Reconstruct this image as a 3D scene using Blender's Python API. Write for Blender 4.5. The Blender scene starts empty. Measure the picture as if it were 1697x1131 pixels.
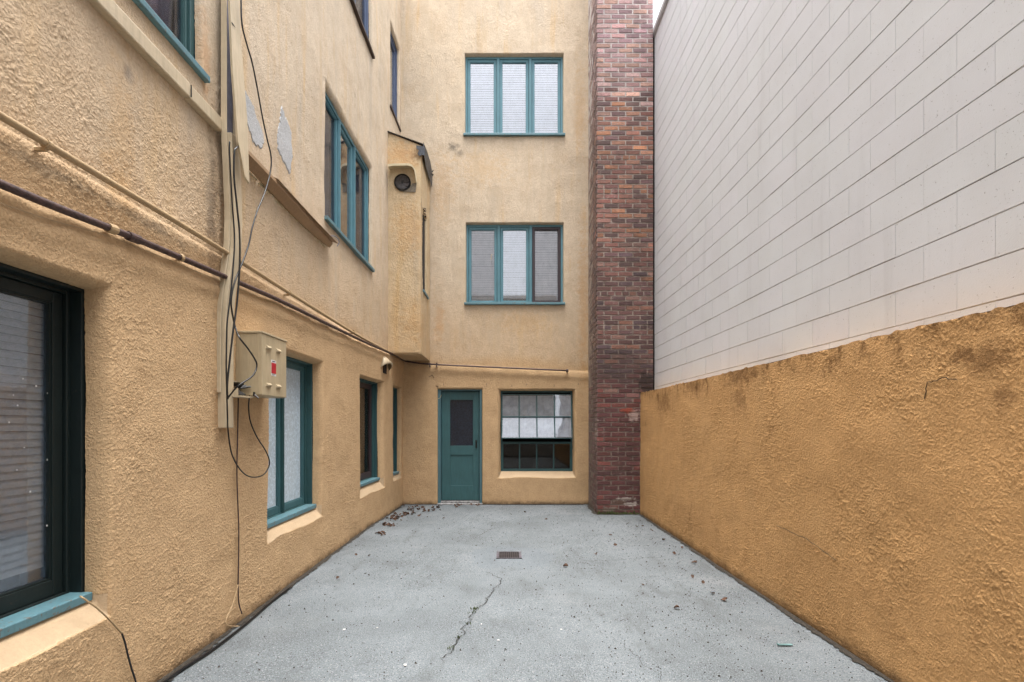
import bpy, bmesh, math, random
import numpy as np
from mathutils import Vector
random.seed(7)
R = math.radians
SC = bpy.context.scene
COL = SC.collection

# ------------------------------------------------------------------ camera
cam_d = bpy.data.cameras.new("camera"); cam = bpy.data.objects.new("camera", cam_d); COL.objects.link(cam)
F = 838.0; CX, CY, EYE = 838.0, 705.0, 1.39          # measured from the photograph (1697 px wide)
cam.location = (0, 0, EYE); cam.rotation_euler = (R(90), 0, 0)
cam_d.sensor_width = 36; cam_d.lens = F/1697*36
cam_d.shift_x = (848.5-CX)/1697; cam_d.shift_y = (CY-565.5)/1697
cam_d.clip_start = 0.02; cam_d.clip_end = 500
SC.camera = cam
# ------------------------------------------------------------------ world, sun, exposure
W = bpy.data.worlds.new("World"); SC.world = W; W.use_nodes = True
wn = W.node_tree; wn.nodes.clear()
sky = wn.nodes.new('ShaderNodeTexSky'); sky.sky_type = 'NISHITA'; sky.sun_disc = False
sky.sun_elevation = R(86); sky.sun_rotation = R(180); sky.air_density = 1.0; sky.dust_density = 6.0; sky.ozone_density = 1.0
hs = wn.nodes.new('ShaderNodeHueSaturation'); hs.inputs['Saturation'].default_value = 0.30
bg = wn.nodes.new('ShaderNodeBackground'); bg.inputs['Strength'].default_value = 0.15
wo = wn.nodes.new('ShaderNodeOutputWorld')
wn.links.new(sky.outputs[0], hs.inputs['Color']); wn.links.new(hs.outputs[0], bg.inputs[0]); wn.links.new(bg.outputs[0], wo.inputs[0])
sl = bpy.data.lights.new("sun", 'SUN'); sl.energy = 1.4; sl.angle = R(60); sl.color = (1.0, 0.97, 0.92)
so = bpy.data.objects.new("sun", sl); COL.objects.link(so)
so.rotation_euler = (R(2), 0, 0); so.location = (0, -5, 20)   # nearly overhead, very soft
SC.view_settings.view_transform = 'Standard'; SC.view_settings.look = 'None'
SC.view_settings.gamma = 1; SC.view_settings.exposure = 2.1

# ------------------------------------------------------------------ helpers
def lin(r, g=None, b=None, k=1.0):
    if g is None: r, g, b = r
    f = lambda c: ((c/255+0.055)/1.055)**2.4 if c/255 > 0.04045 else c/255/12.92
    return (f(r)*k, f(g)*k, f(b)*k, 1)

class NT:
    def __init__(s, name):
        s.m = bpy.data.materials.new(name); s.m.use_nodes = True; s.t = s.m.node_tree; s.t.nodes.clear()
        s.out = s.n('ShaderNodeOutputMaterial')
    def n(s, typ, **kw):
        o = s.t.nodes.new(typ)
        for k, v in kw.items(): setattr(o, k, v)
        return o
    def l(s, a, b): s.t.links.new(a, b)
    def pos(s, scale=(1, 1, 1), rot=(0, 0, 0)):
        g = s.n('ShaderNodeNewGeometry'); m = s.n('ShaderNodeMapping'); s.l(g.outputs['Position'], m.inputs['Vector'])
        m.inputs['Scale'].default_value = scale; m.inputs['Rotation'].default_value = rot
        return m.outputs[0]
    def obj(s, scale=(1, 1, 1)):
        g = s.n('ShaderNodeTexCoord'); m = s.n('ShaderNodeMapping'); s.l(g.outputs['Object'], m.inputs['Vector'])
        m.inputs['Scale'].default_value = scale
        return m.outputs[0]
    def noise(s, vec, scale, detail=4, rough=0.55, dist=0.0):
        o = s.n('ShaderNodeTexNoise'); s.l(vec, o.inputs['Vector'])
        o.inputs['Scale'].default_value = scale; o.inputs['Detail'].default_value = detail
        o.inputs['Roughness'].default_value = rough; o.inputs['Distortion'].default_value = dist
        return o.outputs['Fac']
    def voro(s, vec, scale, feat='F1'):
        o = s.n('ShaderNodeTexVoronoi', feature=feat); s.l(vec, o.inputs['Vector']); o.inputs['Scale'].default_value = scale
        return o.outputs['Distance']
    def ss(s, fac, a, b, lo=0.0, hi=1.0):
        o = s.n('ShaderNodeMapRange', interpolation_type='SMOOTHSTEP'); s.l(fac, o.inputs['Value'])
        o.inputs['From Min'].default_value = a; o.inputs['From Max'].default_value = b
        o.inputs['To Min'].default_value = lo; o.inputs['To Max'].default_value = hi
        return o.outputs[0]
    def math(s, op, a, b=None):
        o = s.n('ShaderNodeMath', operation=op)
        for i, v in enumerate((a, b)):
            if v is None: continue
            if isinstance(v, (int, float)): o.inputs[i].default_value = v
            else: s.l(v, o.inputs[i])
        return o.outputs[0]
    def mix(s, fac, a, b, blend='MIX'):
        o = s.n('ShaderNodeMix', data_type='RGBA', blend_type=blend)
        if isinstance(fac, (int, float)): o.inputs[0].default_value = fac
        else: s.l(fac, o.inputs[0])
        for i, v in ((6, a), (7, b)):
            if isinstance(v, tuple): o.inputs[i].default_value = v
            else: s.l(v, o.inputs[i])
        return o.outputs[2]
    def xyz(s):
        g = s.n('ShaderNodeNewGeometry'); x = s.n('ShaderNodeSeparateXYZ'); s.l(g.outputs['Position'], x.inputs[0]); return x.outputs
    def attr(s, name):
        a = s.n('ShaderNodeAttribute'); a.attribute_name = name; return a
    def bsdf(s, col, rough=0.8, metal=0.0, bump=None, bdist=0.003, bstr=1.0, spec=0.5):
        p = s.n('ShaderNodeBsdfPrincipled')
        if isinstance(col, tuple): p.inputs['Base Color'].default_value = col
        else: s.l(col, p.inputs['Base Color'])
        if isinstance(rough, (int, float)): p.inputs['Roughness'].default_value = rough
        else: s.l(rough, p.inputs['Roughness'])
        p.inputs['Metallic'].default_value = metal
        p.inputs['Specular IOR Level'].default_value = spec
        if bump is not None:
            b = s.n('ShaderNodeBump'); b.inputs['Distance'].default_value = bdist; b.inputs['Strength'].default_value = bstr
            s.l(bump, b.inputs['Height']); s.l(b.outputs[0], p.inputs['Normal'])
        s.l(p.outputs[0], s.out.inputs[0]); s.p = p
        return s.m

# ------------------------------------------------------------------ materials
def stucco(name, low, high, warm, zmid, top_dark=False):
    t = NT(name); x = t.xyz(); z = x[2]
    nb = t.noise(t.pos((1, 1, 1)), 1.3, 5, 0.6)
    nf = t.noise(t.pos((1, 1, 1)), 9, 4, 0.6)
    zz = t.math('ADD', z, t.math('MULTIPLY', t.math('SUBTRACT', nb, 0.5), 0.5))
    base = t.mix(t.math('ADD', t.math('MULTIPLY', t.ss(zz, zmid-0.02, zmid+0.25), 0.42), t.math('MULTIPLY', t.ss(zz, zmid, zmid+2.0), 0.58)), low, high)
    # paint drift: warmer and greyer clouds and vertical runs
    run = t.noise(t.pos((5.5, 5.5, 0.45)), 1.0, 5, 0.65)
    up = t.ss(zz, zmid, zmid+0.4)
    base = t.mix(t.math('MULTIPLY', t.ss(run, 0.52, 0.72), t.math('ADD', t.math('MULTIPLY', up, 0.55), 0.12)), base, warm)
    base = t.mix(t.math('MULTIPLY', t.ss(t.noise(t.pos((3.1, 3.1, 0.3)), 1.4, 4, 0.6), 0.55, 0.75), t.math('MULTIPLY', up, 0.38)), base, lin(196, 188, 176, k=.8))
    base = t.mix(t.ss(nf, 0.35, 0.75, 0.0, 0.14), base, lin(120, 92, 60, k=.8))
    base = t.mix(t.ss(t.noise(t.pos(), 60, 3, 0.6), 0.3, 0.8, 0.0, 0.22), base, lin(120, 90, 58, k=.7))
    base = t.mix(t.ss(t.noise(t.pos(), 3.3, 5, 0.65), 0.45, 0.72, 0, 0.2), base, lin(186, 152, 108, k=.8))
    # weathered dark speckle
    sp = t.math('MULTIPLY', t.ss(t.noise(t.pos((1, 1, 1)), 75, 2, 0.6), 0.66, 0.74), t.ss(nb, 0.5, 0.68))
    base = t.mix(t.math('MULTIPLY', sp, 0.45), base, lin(80, 66, 52, k=.8))
    # splash dirt along the bottom with an uneven edge
    zd = t.math('SUBTRACT', z, t.math('MULTIPLY', t.noise(t.pos((6, 6, 6)), 1.2, 6, 0.7), 0.17))
    base = t.mix(t.ss(zd, -0.10, 0.0 if not top_dark else 0.03, 0.8, 0.0), base, lin(70, 55, 40, k=.8))
    if top_dark:
        zt = t.math('ADD', z, t.math('MULTIPLY', t.noise(t.pos((3, 3, 0.8)), 1.6, 6, 0.7), 0.6))
        sel = t.math('MULTIPLY', t.ss(zt, 1.96, 2.16), t.ss(t.noise(t.pos((1, 1, .6)), 9, 5, 0.75), 0.47, 0.66))
        base = t.mix(t.math('MULTIPLY', sel, 0.75), base, lin(95, 62, 28, k=.8))
        bl = t.math('MULTIPLY', t.ss(t.noise(t.pos(), 2.7, 3, 0.5), 0.66, 0.74), t.ss(t.noise(t.pos(), 22, 4, 0.7), 0.45, 0.65))
        base = t.mix(t.math('MULTIPLY', bl, 0.6), base, lin(105, 68, 32, k=.8))
    if top_dark: ST = [((2.09, 2.2, 1.68), (9, .10, .08), (104, 70, 38), .65), ((2.09, 2.13, 1.51), (9, .06, .05), (104, 70, 38), .65), ((2.09, 2.32, 1.72), (9, .07, .04), (104, 70, 38), .7), ((2.09, 4.5, 1.84), (9, .35, .10), (96, 62, 30), .75), ((2.09, 4.5, 1.62), (9, .16, .12), (104, 68, 34), .6), ((2.09, 6.7, 1.70), (9, .35, .16), (104, 68, 34), .6), ((2.09, 5.6, 1.80), (9, .3, .10), (104, 68, 34), .6), ((2.09, 3.4, .35), (9, .9, .30), (150, 112, 70), .4), ((2.09, 5.4, .3), (9, 1.0, .25), (146, 108, 68), .4), ((2.09, 1.9, 1.87), (9, .3, .03), (84, 56, 30), .7)]
    else: ST = [((1.36, 8.86, 3.6), (.10, 9, 1.5), (206, 150, 84), .6), ((-1.17, 8.86, 3.2), (.09, 9, .40), (204, 146, 80), .6), ((-.91, 8.86, 6.27), (.10, 9, .09), (104, 98, 90), .85), ((-.80, 8.86, 6.17), (.07, 9, .07), (110, 104, 98), .7), ((-1.12, 8.86, 5.6), (.22, 9, .6), (208, 160, 100), .5), ((-.4, 8.86, 5.9), (.5, 9, .30), (212, 170, 112), .5), ((.3, 8.86, 3.2), (.6, 9, .22), (208, 166, 108), .5), ((1.3, 8.86, 6.9), (.10, 9, .9), (206, 156, 92), .5),
        ((-1.86, 2.55, 3.16), (9, .035, .05), (118, 116, 116), .8), ((-1.86, 3.27, 2.75), (9, .06, .6), (88, 72, 58), .7), ((-1.86, 2.5, 2.8), (9, .10, .42), (206, 160, 96), .6), ((-1.86, 2.0, 2.44), (9, .35, .03), (130, 120, 104), .6), ((-1.86, 2.65, 2.455), (9, .5, .025), (130, 120, 104), .7), ((-1.86, 3.2, 3.7), (9, .06, .35), (208, 148, 86), .6), ((-1.86, 3.27, 1.5), (9, .05, .25), (140, 100, 62), .6), ((-1.5, 7.96, 4.5), (.30, .3, .5), (212, 156, 88), .55), ((-1.6, 7.96, 5.65), (.30, .3, .22), (208, 146, 76), .65), ((-1.40, 7.96, 5.62), (.10, .3, .10), (116, 88, 62), .7), ((-1.4, 7.96, 3.0), (.25, .3, .4), (212, 160, 94), .5)]
    ng = t.noise(t.pos(), 14, 5, 0.7)
    for cc, rr_, colr, am in ST:
        g_ = t.n('ShaderNodeNewGeometry'); vm = t.n('ShaderNodeVectorMath', operation='SUBTRACT'); t.l(g_.outputs['Position'], vm.inputs[0]); vm.inputs[1].default_value = cc
        v2_ = t.n('ShaderNodeVectorMath', operation='DIVIDE'); t.l(vm.outputs[0], v2_.inputs[0]); v2_.inputs[1].default_value = rr_
        v3_ = t.n('ShaderNodeVectorMath', operation='LENGTH'); t.l(v2_.outputs[0], v3_.inputs[0])
        dd_ = t.math('ADD', v3_.outputs['Value'], t.math('MULTIPLY', t.math('SUBTRACT', ng, 0.5), 3.2))
        base = t.mix(t.ss(dd_, 0.1, 1.35, am*(.62 if colr[0] > 120 else .85), 0.0), base, lin(*colr, k=.8))
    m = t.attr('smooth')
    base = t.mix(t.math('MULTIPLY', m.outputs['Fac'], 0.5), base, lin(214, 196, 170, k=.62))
    b1 = t.noise(t.pos(), 190, 2, 0.6); b2 = t.ss(t.noise(t.pos(), 88, 3, 0.6), 0.42, 0.68)
    bh = t.math('MULTIPLY', t.math('ADD', t.math('MULTIPLY', b1, 0.5), b2), t.math('SUBTRACT', 1.0, t.math('MULTIPLY', m.outputs['Fac'], 0.8)))
    return t.bsdf(base, 0.88, bump=bh, bdist=0.006, bstr=0.55, spec=0.2)
M = {}
M['stucco'] = stucco('stucco_paint', lin(214, 181, 140, k=.84), lin(221, 204, 180, k=.87), lin(222, 192, 150, k=.87), 2.40)
M['stucco_bay'] = stucco('stucco_bay_paint', lin(213, 179, 136, k=.85), lin(221, 199, 164, k=.87), lin(217, 182, 132, k=.87), 2.0)
M['ochre'] = stucco('ochre_stucco_paint', lin(212, 167, 114, k=.86), lin(212, 167, 114, k=.86), lin(200, 153, 100, k=.84), 9.0, True)

def paint(name, c, chip, rough=0.5, amt=0.5, under=(150, 140, 125)):
    t = NT(name)
    n1 = t.noise(t.obj((1, 1, 1)), 34, 5, 0.7, 0.4); n2 = t.noise(t.obj(), 5, 4, 0.6)
    base = t.mix(t.ss(n2, 0.3, 0.7, 0.0, 0.35), lin(c, k=.85) if False else lin(*c, k=.85), lin(*[min(255, int(v*1.18)) for v in c], k=.85))
    base = t.mix(t.math('MULTIPLY', t.ss(n1, 0.72-chip*0.2, 0.76-chip*0.2), amt), base, lin(*under, k=.7))
    base = t.mix(t.ss(t.noise(t.obj((1, 1, 0.1)), 60, 3, 0.6), 0.35, 0.8, 0, 0.25), base, lin(*[int(v*0.6) for v in c], k=.85))
    return t.bsdf(base, rough, bump=n1, bdist=0.0012, spec=0.4)
M['teal'] = paint('teal_window_paint', (90, 134, 146), 0.42)
M['teal_sill'] = paint('worn_teal_sill_paint', (92, 130, 140), 0.75, amt=0.8, under=(120, 112, 104))
M['green'] = paint('deep_green_paint', (50, 84, 86), 0.1)
M['green_dark'] = paint('near_black_green_paint', (20, 32, 32), 0.3, amt=0.5, under=(85, 70, 58))
M['teal_low'] = paint('lower_teal_paint', (60, 98, 104), 0.35)
M['door'] = paint('door_teal_paint', (60, 98, 102), 0.1, rough=0.42)
M['door_frame'] = paint('door_frame_paint', (78, 112, 120), 0.3)
M['blue'] = paint('blue_grey_paint', (84, 98, 126), 0.2)
M['brown'] = paint('dark_brown_paint', (60, 44, 38), 0.2)
M['sash_dark'] = paint('dark_brown_sash', (58, 48, 52), 0.3)
M['tan_metal'] = paint('tan_painted_metal', (198, 182, 154), 0.05, rough=0.45, amt=0.35, under=(120, 95, 70))
M['box_metal'] = paint('box_tan_enamel', (182, 166, 136), 0.05, rough=0.4, amt=0.3, under=(110, 85, 60))
M['tan_pipe'] = paint('tan_painted_pipe', (176, 150, 114), 0.25, rough=0.5, amt=0.5, under=(110, 85, 62))
M['brown_inner'] = paint('brown_metal_inside', (150, 122, 92), 0.25, rough=0.5, amt=0.4, under=(90, 70, 50))
M['hood'] = paint('hood_offwhite', (205, 192, 160), 0.35, rough=0.55, amt=0.6, under=(110, 100, 85))
def plain(name, c, rough=0.6, metal=0.0, var=0.3, sc=30, k=0.85, bd=0.001):
    t = NT(name); n = t.noise(t.obj(), sc, 5, 0.65)
    return t.bsdf(t.mix(t.ss(n, 0.3, 0.75), lin(*c, k=k), lin(*[int(v*(1-var)) for v in c], k=k)), rough, metal, bump=n, bdist=bd)
M['rust'] = plain('rusty_brown_pipe', (92, 70, 66), 0.55, 0.2, 0.45, 45)
M['steel'] = plain('galvanised_steel', (120, 125, 145), 0.35, 0.7, 0.25, 12)
M['black'] = plain('black_cable_rubber', (22, 22, 24), 0.35, 0, 0.3)
M['grey_cable'] = plain('grey_cable_rubber', (72, 72, 84), 0.35, 0, 0.3)
M['dark'] = plain('dark_interior', (26, 24, 24), 0.9, 0, 0.3, 8)
M['darkroom'] = plain('dim_room', (70, 66, 62), 0.9, 0, 0.3, 3)
M['fan'] = plain('black_fan_metal', (36, 34, 34), 0.5, 0.3, 0.4)
M['flash'] = plain('torn_flashing_metal', (96, 100, 108), 0.5, 0.4, 0.6, 40)
M['tar'] = plain('dark_roof_membrane', (58, 50, 44), 0.9, 0, 0.5, 25)
M['mortar_patch'] = plain('grey_mortar_patch', (150, 140, 124), 0.95, 0, 0.35, 50, bd=0.004)
M['blind'] = plain('white_blind_slat', (236, 238, 242), 0.5, 0, 0.04, 6, k=0.9)
M['blind_grey'] = plain('greyed_blind_slat', (228, 226, 220), 0.6, 0, 0.08, 6)
M['curtain'] = plain('dusty_grey_curtain', (120, 124, 138), 0.9, 0, 0.3, 4)
M['leaf'] = plain('dry_brown_leaf', (100, 70, 52), 0.8, 0, 0.55, 14)
M['moss'] = plain('green_moss', (84, 98, 50), 1.0, 0, 0.5, 60, bd=0.004)
M['white'] = plain('white_label', (236, 234, 232), 0.5, 0, 0.05)
M['red'] = plain('red_label', (190, 30, 45), 0.5, 0, 0.15)
M['ink'] = plain('dark_ink', (50, 46, 70), 0.6)
M['chip'] = plain('faded_teal_plastic', (110, 150, 150), 0.5)
M['grate'] = plain('rusty_grate_iron', (62, 52, 52), 0.7, 0.3, 0.5, 60)
M['threshold'] = plain('worn_concrete_sill', (165, 165, 165), 0.9, 0, 0.45, 25, bd=0.003)
M['paving'] = plain('outer_asphalt', (90, 92, 94), 0.95, 0, 0.3, 10)
M['building_side'] = plain('neighbour_render', (185, 180, 172), 0.9, 0, 0.15, 2)
M['exposed'] = None

def glassmat(name, refl=1.0, tint=(0.92, 0.95, 0.98, 1), dust=0.06, wob=0.0, wobscale=6, dustcol=(200, 205, 212), cloudy=None):
    t = NT(name)
    tr = t.n('ShaderNodeBsdfTransparent'); tr.inputs[0].default_value = tint
    gl = t.n('ShaderNodeBsdfGlossy'); gl.inputs['Roughness'].default_value = 0.03
    fr = t.n('ShaderNodeFresnel'); fr.inputs['IOR'].default_value = 1.5
    n = t.noise(t.obj(), wobscale, 3, 0.5)
    b = t.n('ShaderNodeBump'); b.inputs['Distance'].default_value = 0.01; b.inputs['Strength'].default_value = wob
    t.l(n, b.inputs['Height']); t.l(b.outputs[0], gl.inputs['Normal']); t.l(b.outputs[0], fr.inputs['Normal'])
    m1 = t.n('ShaderNodeMixShader'); t.l(t.math('MULTIPLY', fr.outputs[0], refl), m1.inputs[0]); t.l(tr.outputs[0], m1.inputs[1]); t.l(gl.outputs[0], m1.inputs[2])
    df = t.n('ShaderNodeBsdfDiffuse'); df.inputs[0].default_value = lin(*dustcol, k=.8)
    m2 = t.n('ShaderNodeMixShader')
    if cloudy is None:
        d = t.ss(t.noise(t.obj((1, 1, 0.5)), 14, 6, 0.7), 0.4, 0.85, dust*0.4, dust*2.2)
    else:
        lo, hi, sc = cloudy
        d = t.ss(t.noise(t.obj(), sc, 5, 0.75, 0.6), 0.42, 0.70, lo, hi)
    t.l(d, m2.inputs[0]); t.l(m1.outputs[0], m2.inputs[1]); t.l(df.outputs[0], m2.inputs[2])
    t.l(m2.outputs[0], t.out.inputs[0])
    return t.m
M['glass'] = glassmat('window_glass', 4.0, tint=(.97, .98, 1, 1))
M['glass_dim'] = glassmat('dull_window_glass', 1.3, tint=(.98, .98, 1, 1))
M['glass_clear'] = glassmat('clear_reflecting_glass', 2.2, wob=0.05, wobscale=2)
M['glass_screen'] = glassmat('insect_screen_glass', 0.5, tint=(0.68, 0.70, 0.76, 1), dust=0.03)
M['glass_dark'] = glassmat('grimy_dark_glass', 1.0, tint=(0.6, 0.6, 0.6, 1), dust=0.05, dustcol=(120, 110, 100))
M['glass_wave'] = glassmat('old_wavy_glass', 6.0, tint=(0.72, 0.74, 0.78, 1), dust=0.08, wob=0.12, wobscale=3, dustcol=(170, 165, 160))
M['film'] = glassmat('bubbled_plastic_film', 1.6, tint=(0.95, 0.97, 1, 1), wob=0.06, wobscale=60, dustcol=(224, 242, 255), cloudy=(0.6, 0.92, 40))
M['film_dark'] = glassmat('dull_plastic_film', 0.6, tint=(0.88, 0.91, 0.95, 1), wob=0.03, wobscale=12, dustcol=(150, 175, 200), cloudy=(0.04, 0.13, 40))

t = NT('aged_grey_plaster'); n1 = t.noise(t.pos(), 90, 4, 0.7); n2 = t.noise(t.pos(), 14, 3, 0.6)
M['exposed'] = t.bsdf(t.mix(t.ss(n1, 0.3, 0.7), lin(206, 208, 210, k=.8), t.mix(n2, lin(158, 162, 166, k=.78), lin(188, 186, 182, k=.78))), 0.95, bump=n1, bdist=0.006)

t = NT('bare_concrete')
n1 = t.noise(t.pos(), 1.1, 6, 0.6); n2 = t.noise(t.pos(), 170, 2, 0.7); n3 = t.noise(t.pos(), 12, 5, 0.65)
v = t.voro(t.pos(), 95); v2 = t.voro(t.pos(), 28)
c = t.mix(t.ss(n1, 0.32, 0.7), lin(172, 182, 188, k=.38), lin(146, 155, 160, k=.36))
c = t.mix(t.ss(n3, 0.45, 0.8, 0, 0.45), c, lin(128, 138, 146, k=.46))
c = t.mix(t.ss(t.noise(t.pos(), 0.7, 4, 0.6), 0.55, 0.7, 0, 0.4), c, lin(180, 184, 186, k=.46))
sp1 = t.noise(t.pos(), 62, 3, 0.75); sp2 = t.noise(t.pos(), 105, 2, 0.7)
amt = t.ss(t.noise(t.pos(), 1.9, 4, 0.6), 0.3, 0.7, 0.55, 1.0)
c = t.mix(t.math('MULTIPLY', t.ss(sp2, 0.50, 0.62), t.math('MULTIPLY', amt, 0.8)), c, lin(92, 98, 102, k=.40))
c = t.mix(t.math('MULTIPLY', t.ss(sp1, 0.60, 0.68), t.math('MULTIPLY', amt, 0.9)), c, lin(70, 74, 76, k=.40))
c = t.mix(t.ss(t.noise(t.pos(), 120, 2, 0.6), 0.56, 0.66, 0, 0.7), c, lin(210, 215, 218, k=.44))
c = t.mix(t.ss(t.noise(t.pos((1.4, .5, 1)), 2.6, 5, 0.7), 0.50, 0.70, 0, 0.5), c, lin(112, 117, 118, k=.44))
c = t.mix(t.math('MULTIPLY', t.ss(v2, 0.07, 0.15, 1, 0), t.ss(n3, 0.48, 0.58)), c, lin(62, 60, 56, k=.36))
# repaired round collar of cement around the drain
x = t.xyz()
dx = t.math('SUBTRACT', x[0], 0.05); dy = t.math('SUBTRACT', x[1], 5.35)
rr = t.math('SQRT', t.math('ADD', t.math('MULTIPLY', dx, dx), t.math('MULTIPLY', dy, dy)))
rr = t.math('ADD', rr, t.math('MULTIPLY', t.math('SUBTRACT', t.noise(t.pos(), 3.5, 5, 0.7), 0.5), 0.5))
c = t.mix(t.ss(rr, 0.40, 0.50, 0.5, 0), c, lin(140, 150, 158, k=.46))
t_b = t.math('ADD', n2, t.math('MULTIPLY', t.ss(v, 0.0, 0.5), 0.5))
M['concrete'] = t.bsdf(c, 0.85, bump=t_b, bdist=0.003, bstr=0.8, spec=0.3)

t = NT('dark_crack_fill'); M['crack'] = t.bsdf(lin(40, 40, 36, k=.7), 1.0)
def lime(t, c):
    ng = t.noise(t.pos(), 16, 5, 0.7)
    for cc, rr_, colr, am in (((1.86, 7.87, .24), (.16, 1, .035), (196, 186, 180), .8), ((1.96, 7.87, .16), (.10, 1, .045), (200, 190, 184), .8), ((1.62, 7.87, .08), (.12, 1, .05), (150, 140, 128), .7), ((2.0, 7.87, 1.55), (.10, 1, .10), (204, 180, 172), .7), ((1.43, 7.95, 1.3), (.03, .1, .35), (196, 182, 174), .6), ((1.7, 7.87, .0), (.6, 1, .05), (62, 66, 40), .8), ((1.8, 7.87, 2.3), (.5, 1, .35), (70, 56, 54), .5), ((2.2, 7.87, 2.0), (.15, 1, .25), (48, 40, 38), .8), ((1.9, 7.87, 1.62), (.12, 1, .05), (170, 70, 40), .6)):
        g_ = t.n('ShaderNodeNewGeometry'); vm = t.n('ShaderNodeVectorMath', operation='SUBTRACT'); t.l(g_.outputs['Position'], vm.inputs[0]); vm.inputs[1].default_value = cc
        v2_ = t.n('ShaderNodeVectorMath', operation='DIVIDE'); t.l(vm.outputs[0], v2_.inputs[0]); v2_.inputs[1].default_value = rr_
        v3_ = t.n('ShaderNodeVectorMath', operation='LENGTH'); t.l(v2_.outputs[0], v3_.inputs[0])
        dd_ = t.math('ADD', v3_.outputs['Value'], t.math('MULTIPLY', t.math('SUBTRACT', ng, 0.5), 2.6))
        c = t.mix(t.ss(dd_, 0.5, 1.1, am, 0.0), c, lin(*colr, k=.75))
    return c
t = NT('old_brick'); a = t.attr('col'); n = t.noise(t.pos((1,1,2.2)), 42, 5, 0.75); n9 = t.noise(t.pos((1, 1, 1.5)), 14, 6, 0.75)
c = t.mix(t.ss(n, 0.35, 0.72, 0, 0.6), a.outputs['Color'], lin(66, 48, 48, k=.7))
c = t.mix(t.ss(t.noise(t.pos(), 2.2, 5, 0.7), 0.46, 0.66, 0, 0.5), c, lin(80, 64, 62, k=.7))
c = t.mix(t.ss(n9, 0.56, 0.70, 0, 0.6), c, lin(190, 174, 166, k=.7))
c = lime(t, c)
M['brick'] = t.bsdf(c, 0.85, bump=n, bdist=0.005)
t = NT('old_mortar'); n = t.noise(t.pos(), 8, 5, 0.7)
z = t.xyz()[2]
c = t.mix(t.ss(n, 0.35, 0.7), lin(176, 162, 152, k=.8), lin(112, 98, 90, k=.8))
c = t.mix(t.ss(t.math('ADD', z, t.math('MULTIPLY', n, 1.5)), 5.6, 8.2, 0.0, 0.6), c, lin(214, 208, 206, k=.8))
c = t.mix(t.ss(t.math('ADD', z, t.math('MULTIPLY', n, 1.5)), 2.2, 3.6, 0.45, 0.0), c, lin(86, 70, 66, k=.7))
c = lime(t, c)
M['mortar'] = t.bsdf(c, 0.95, bump=t.noise(t.pos(), 90, 3, 0.7), bdist=0.006)
t = NT('painted_concrete_block'); a = t.attr('col'); n = t.noise(t.pos(), 2.0, 5, 0.6); pit = t.noise(t.pos(), 85, 2, 0.75)
run = t.noise(t.pos((4, 4, 0.35)), 1.5, 4, 0.6)
c = t.mix(t.ss(n, 0.35, 0.7, 0, 0.25), a.outputs['Color'], lin(196, 196, 198, k=.8))
c = t.mix(t.ss(run, 0.55, 0.75, 0, 0.30), c, lin(180, 180, 184, k=.8))
c = t.mix(t.ss(pit, 0.66, 0.73, 0, 0.7), c, lin(110, 106, 102, k=.8))
M['block'] = t.bsdf(c, 0.7, bump=t.math('ADD', t.ss(pit, 0.68, 0.74, 0, -1.0), t.math('MULTIPLY', t.noise(t.pos(), 150, 2, .6), 0.3)), bdist=0.003)
t = NT('block_mortar'); n = t.noise(t.pos((1, .6, 3)), 3, 5, 0.7)
M['block_mortar'] = t.bsdf(t.mix(t.ss(n, 0.4, 0.56), lin(160, 152, 142, k=.8), lin(214, 210, 206, k=.85)), 0.9)

# ------------------------------------------------------------------ object helpers
def tag(o, label=None, cat=None, group=None, kind=None):
    if label: o['label'] = label
    if cat: o['category'] = cat
    if group: o['group'] = group
    if kind: o['kind'] = kind
    return o
def thing(name, label, cat, loc=(0, 0, 0), group=None):
    o = bpy.data.objects.new(name, None); COL.objects.link(o); o.location = loc; o.empty_display_size = 0.1
    return tag(o, label, cat, group)
def link(name, me, mat, parent=None, bevel=0.0, smooth=False):
    o = bpy.data.objects.new(name, me); COL.objects.link(o)
    if mat is not None and not me.materials: me.materials.append(mat)
    if parent:
        o.parent = parent
        # parents are never rotated or scaled: cancel their translation
        p = parent; off = Vector((0, 0, 0))
        while p: off += Vector(p.location); p = p.parent
        o.location = -off
    if bevel:
        b = o.modifiers.new('b', 'BEVEL'); b.width = bevel; b.segments = 2; b.limit_method = 'ANGLE'
    if smooth: me.shade_smooth()
    return o
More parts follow.
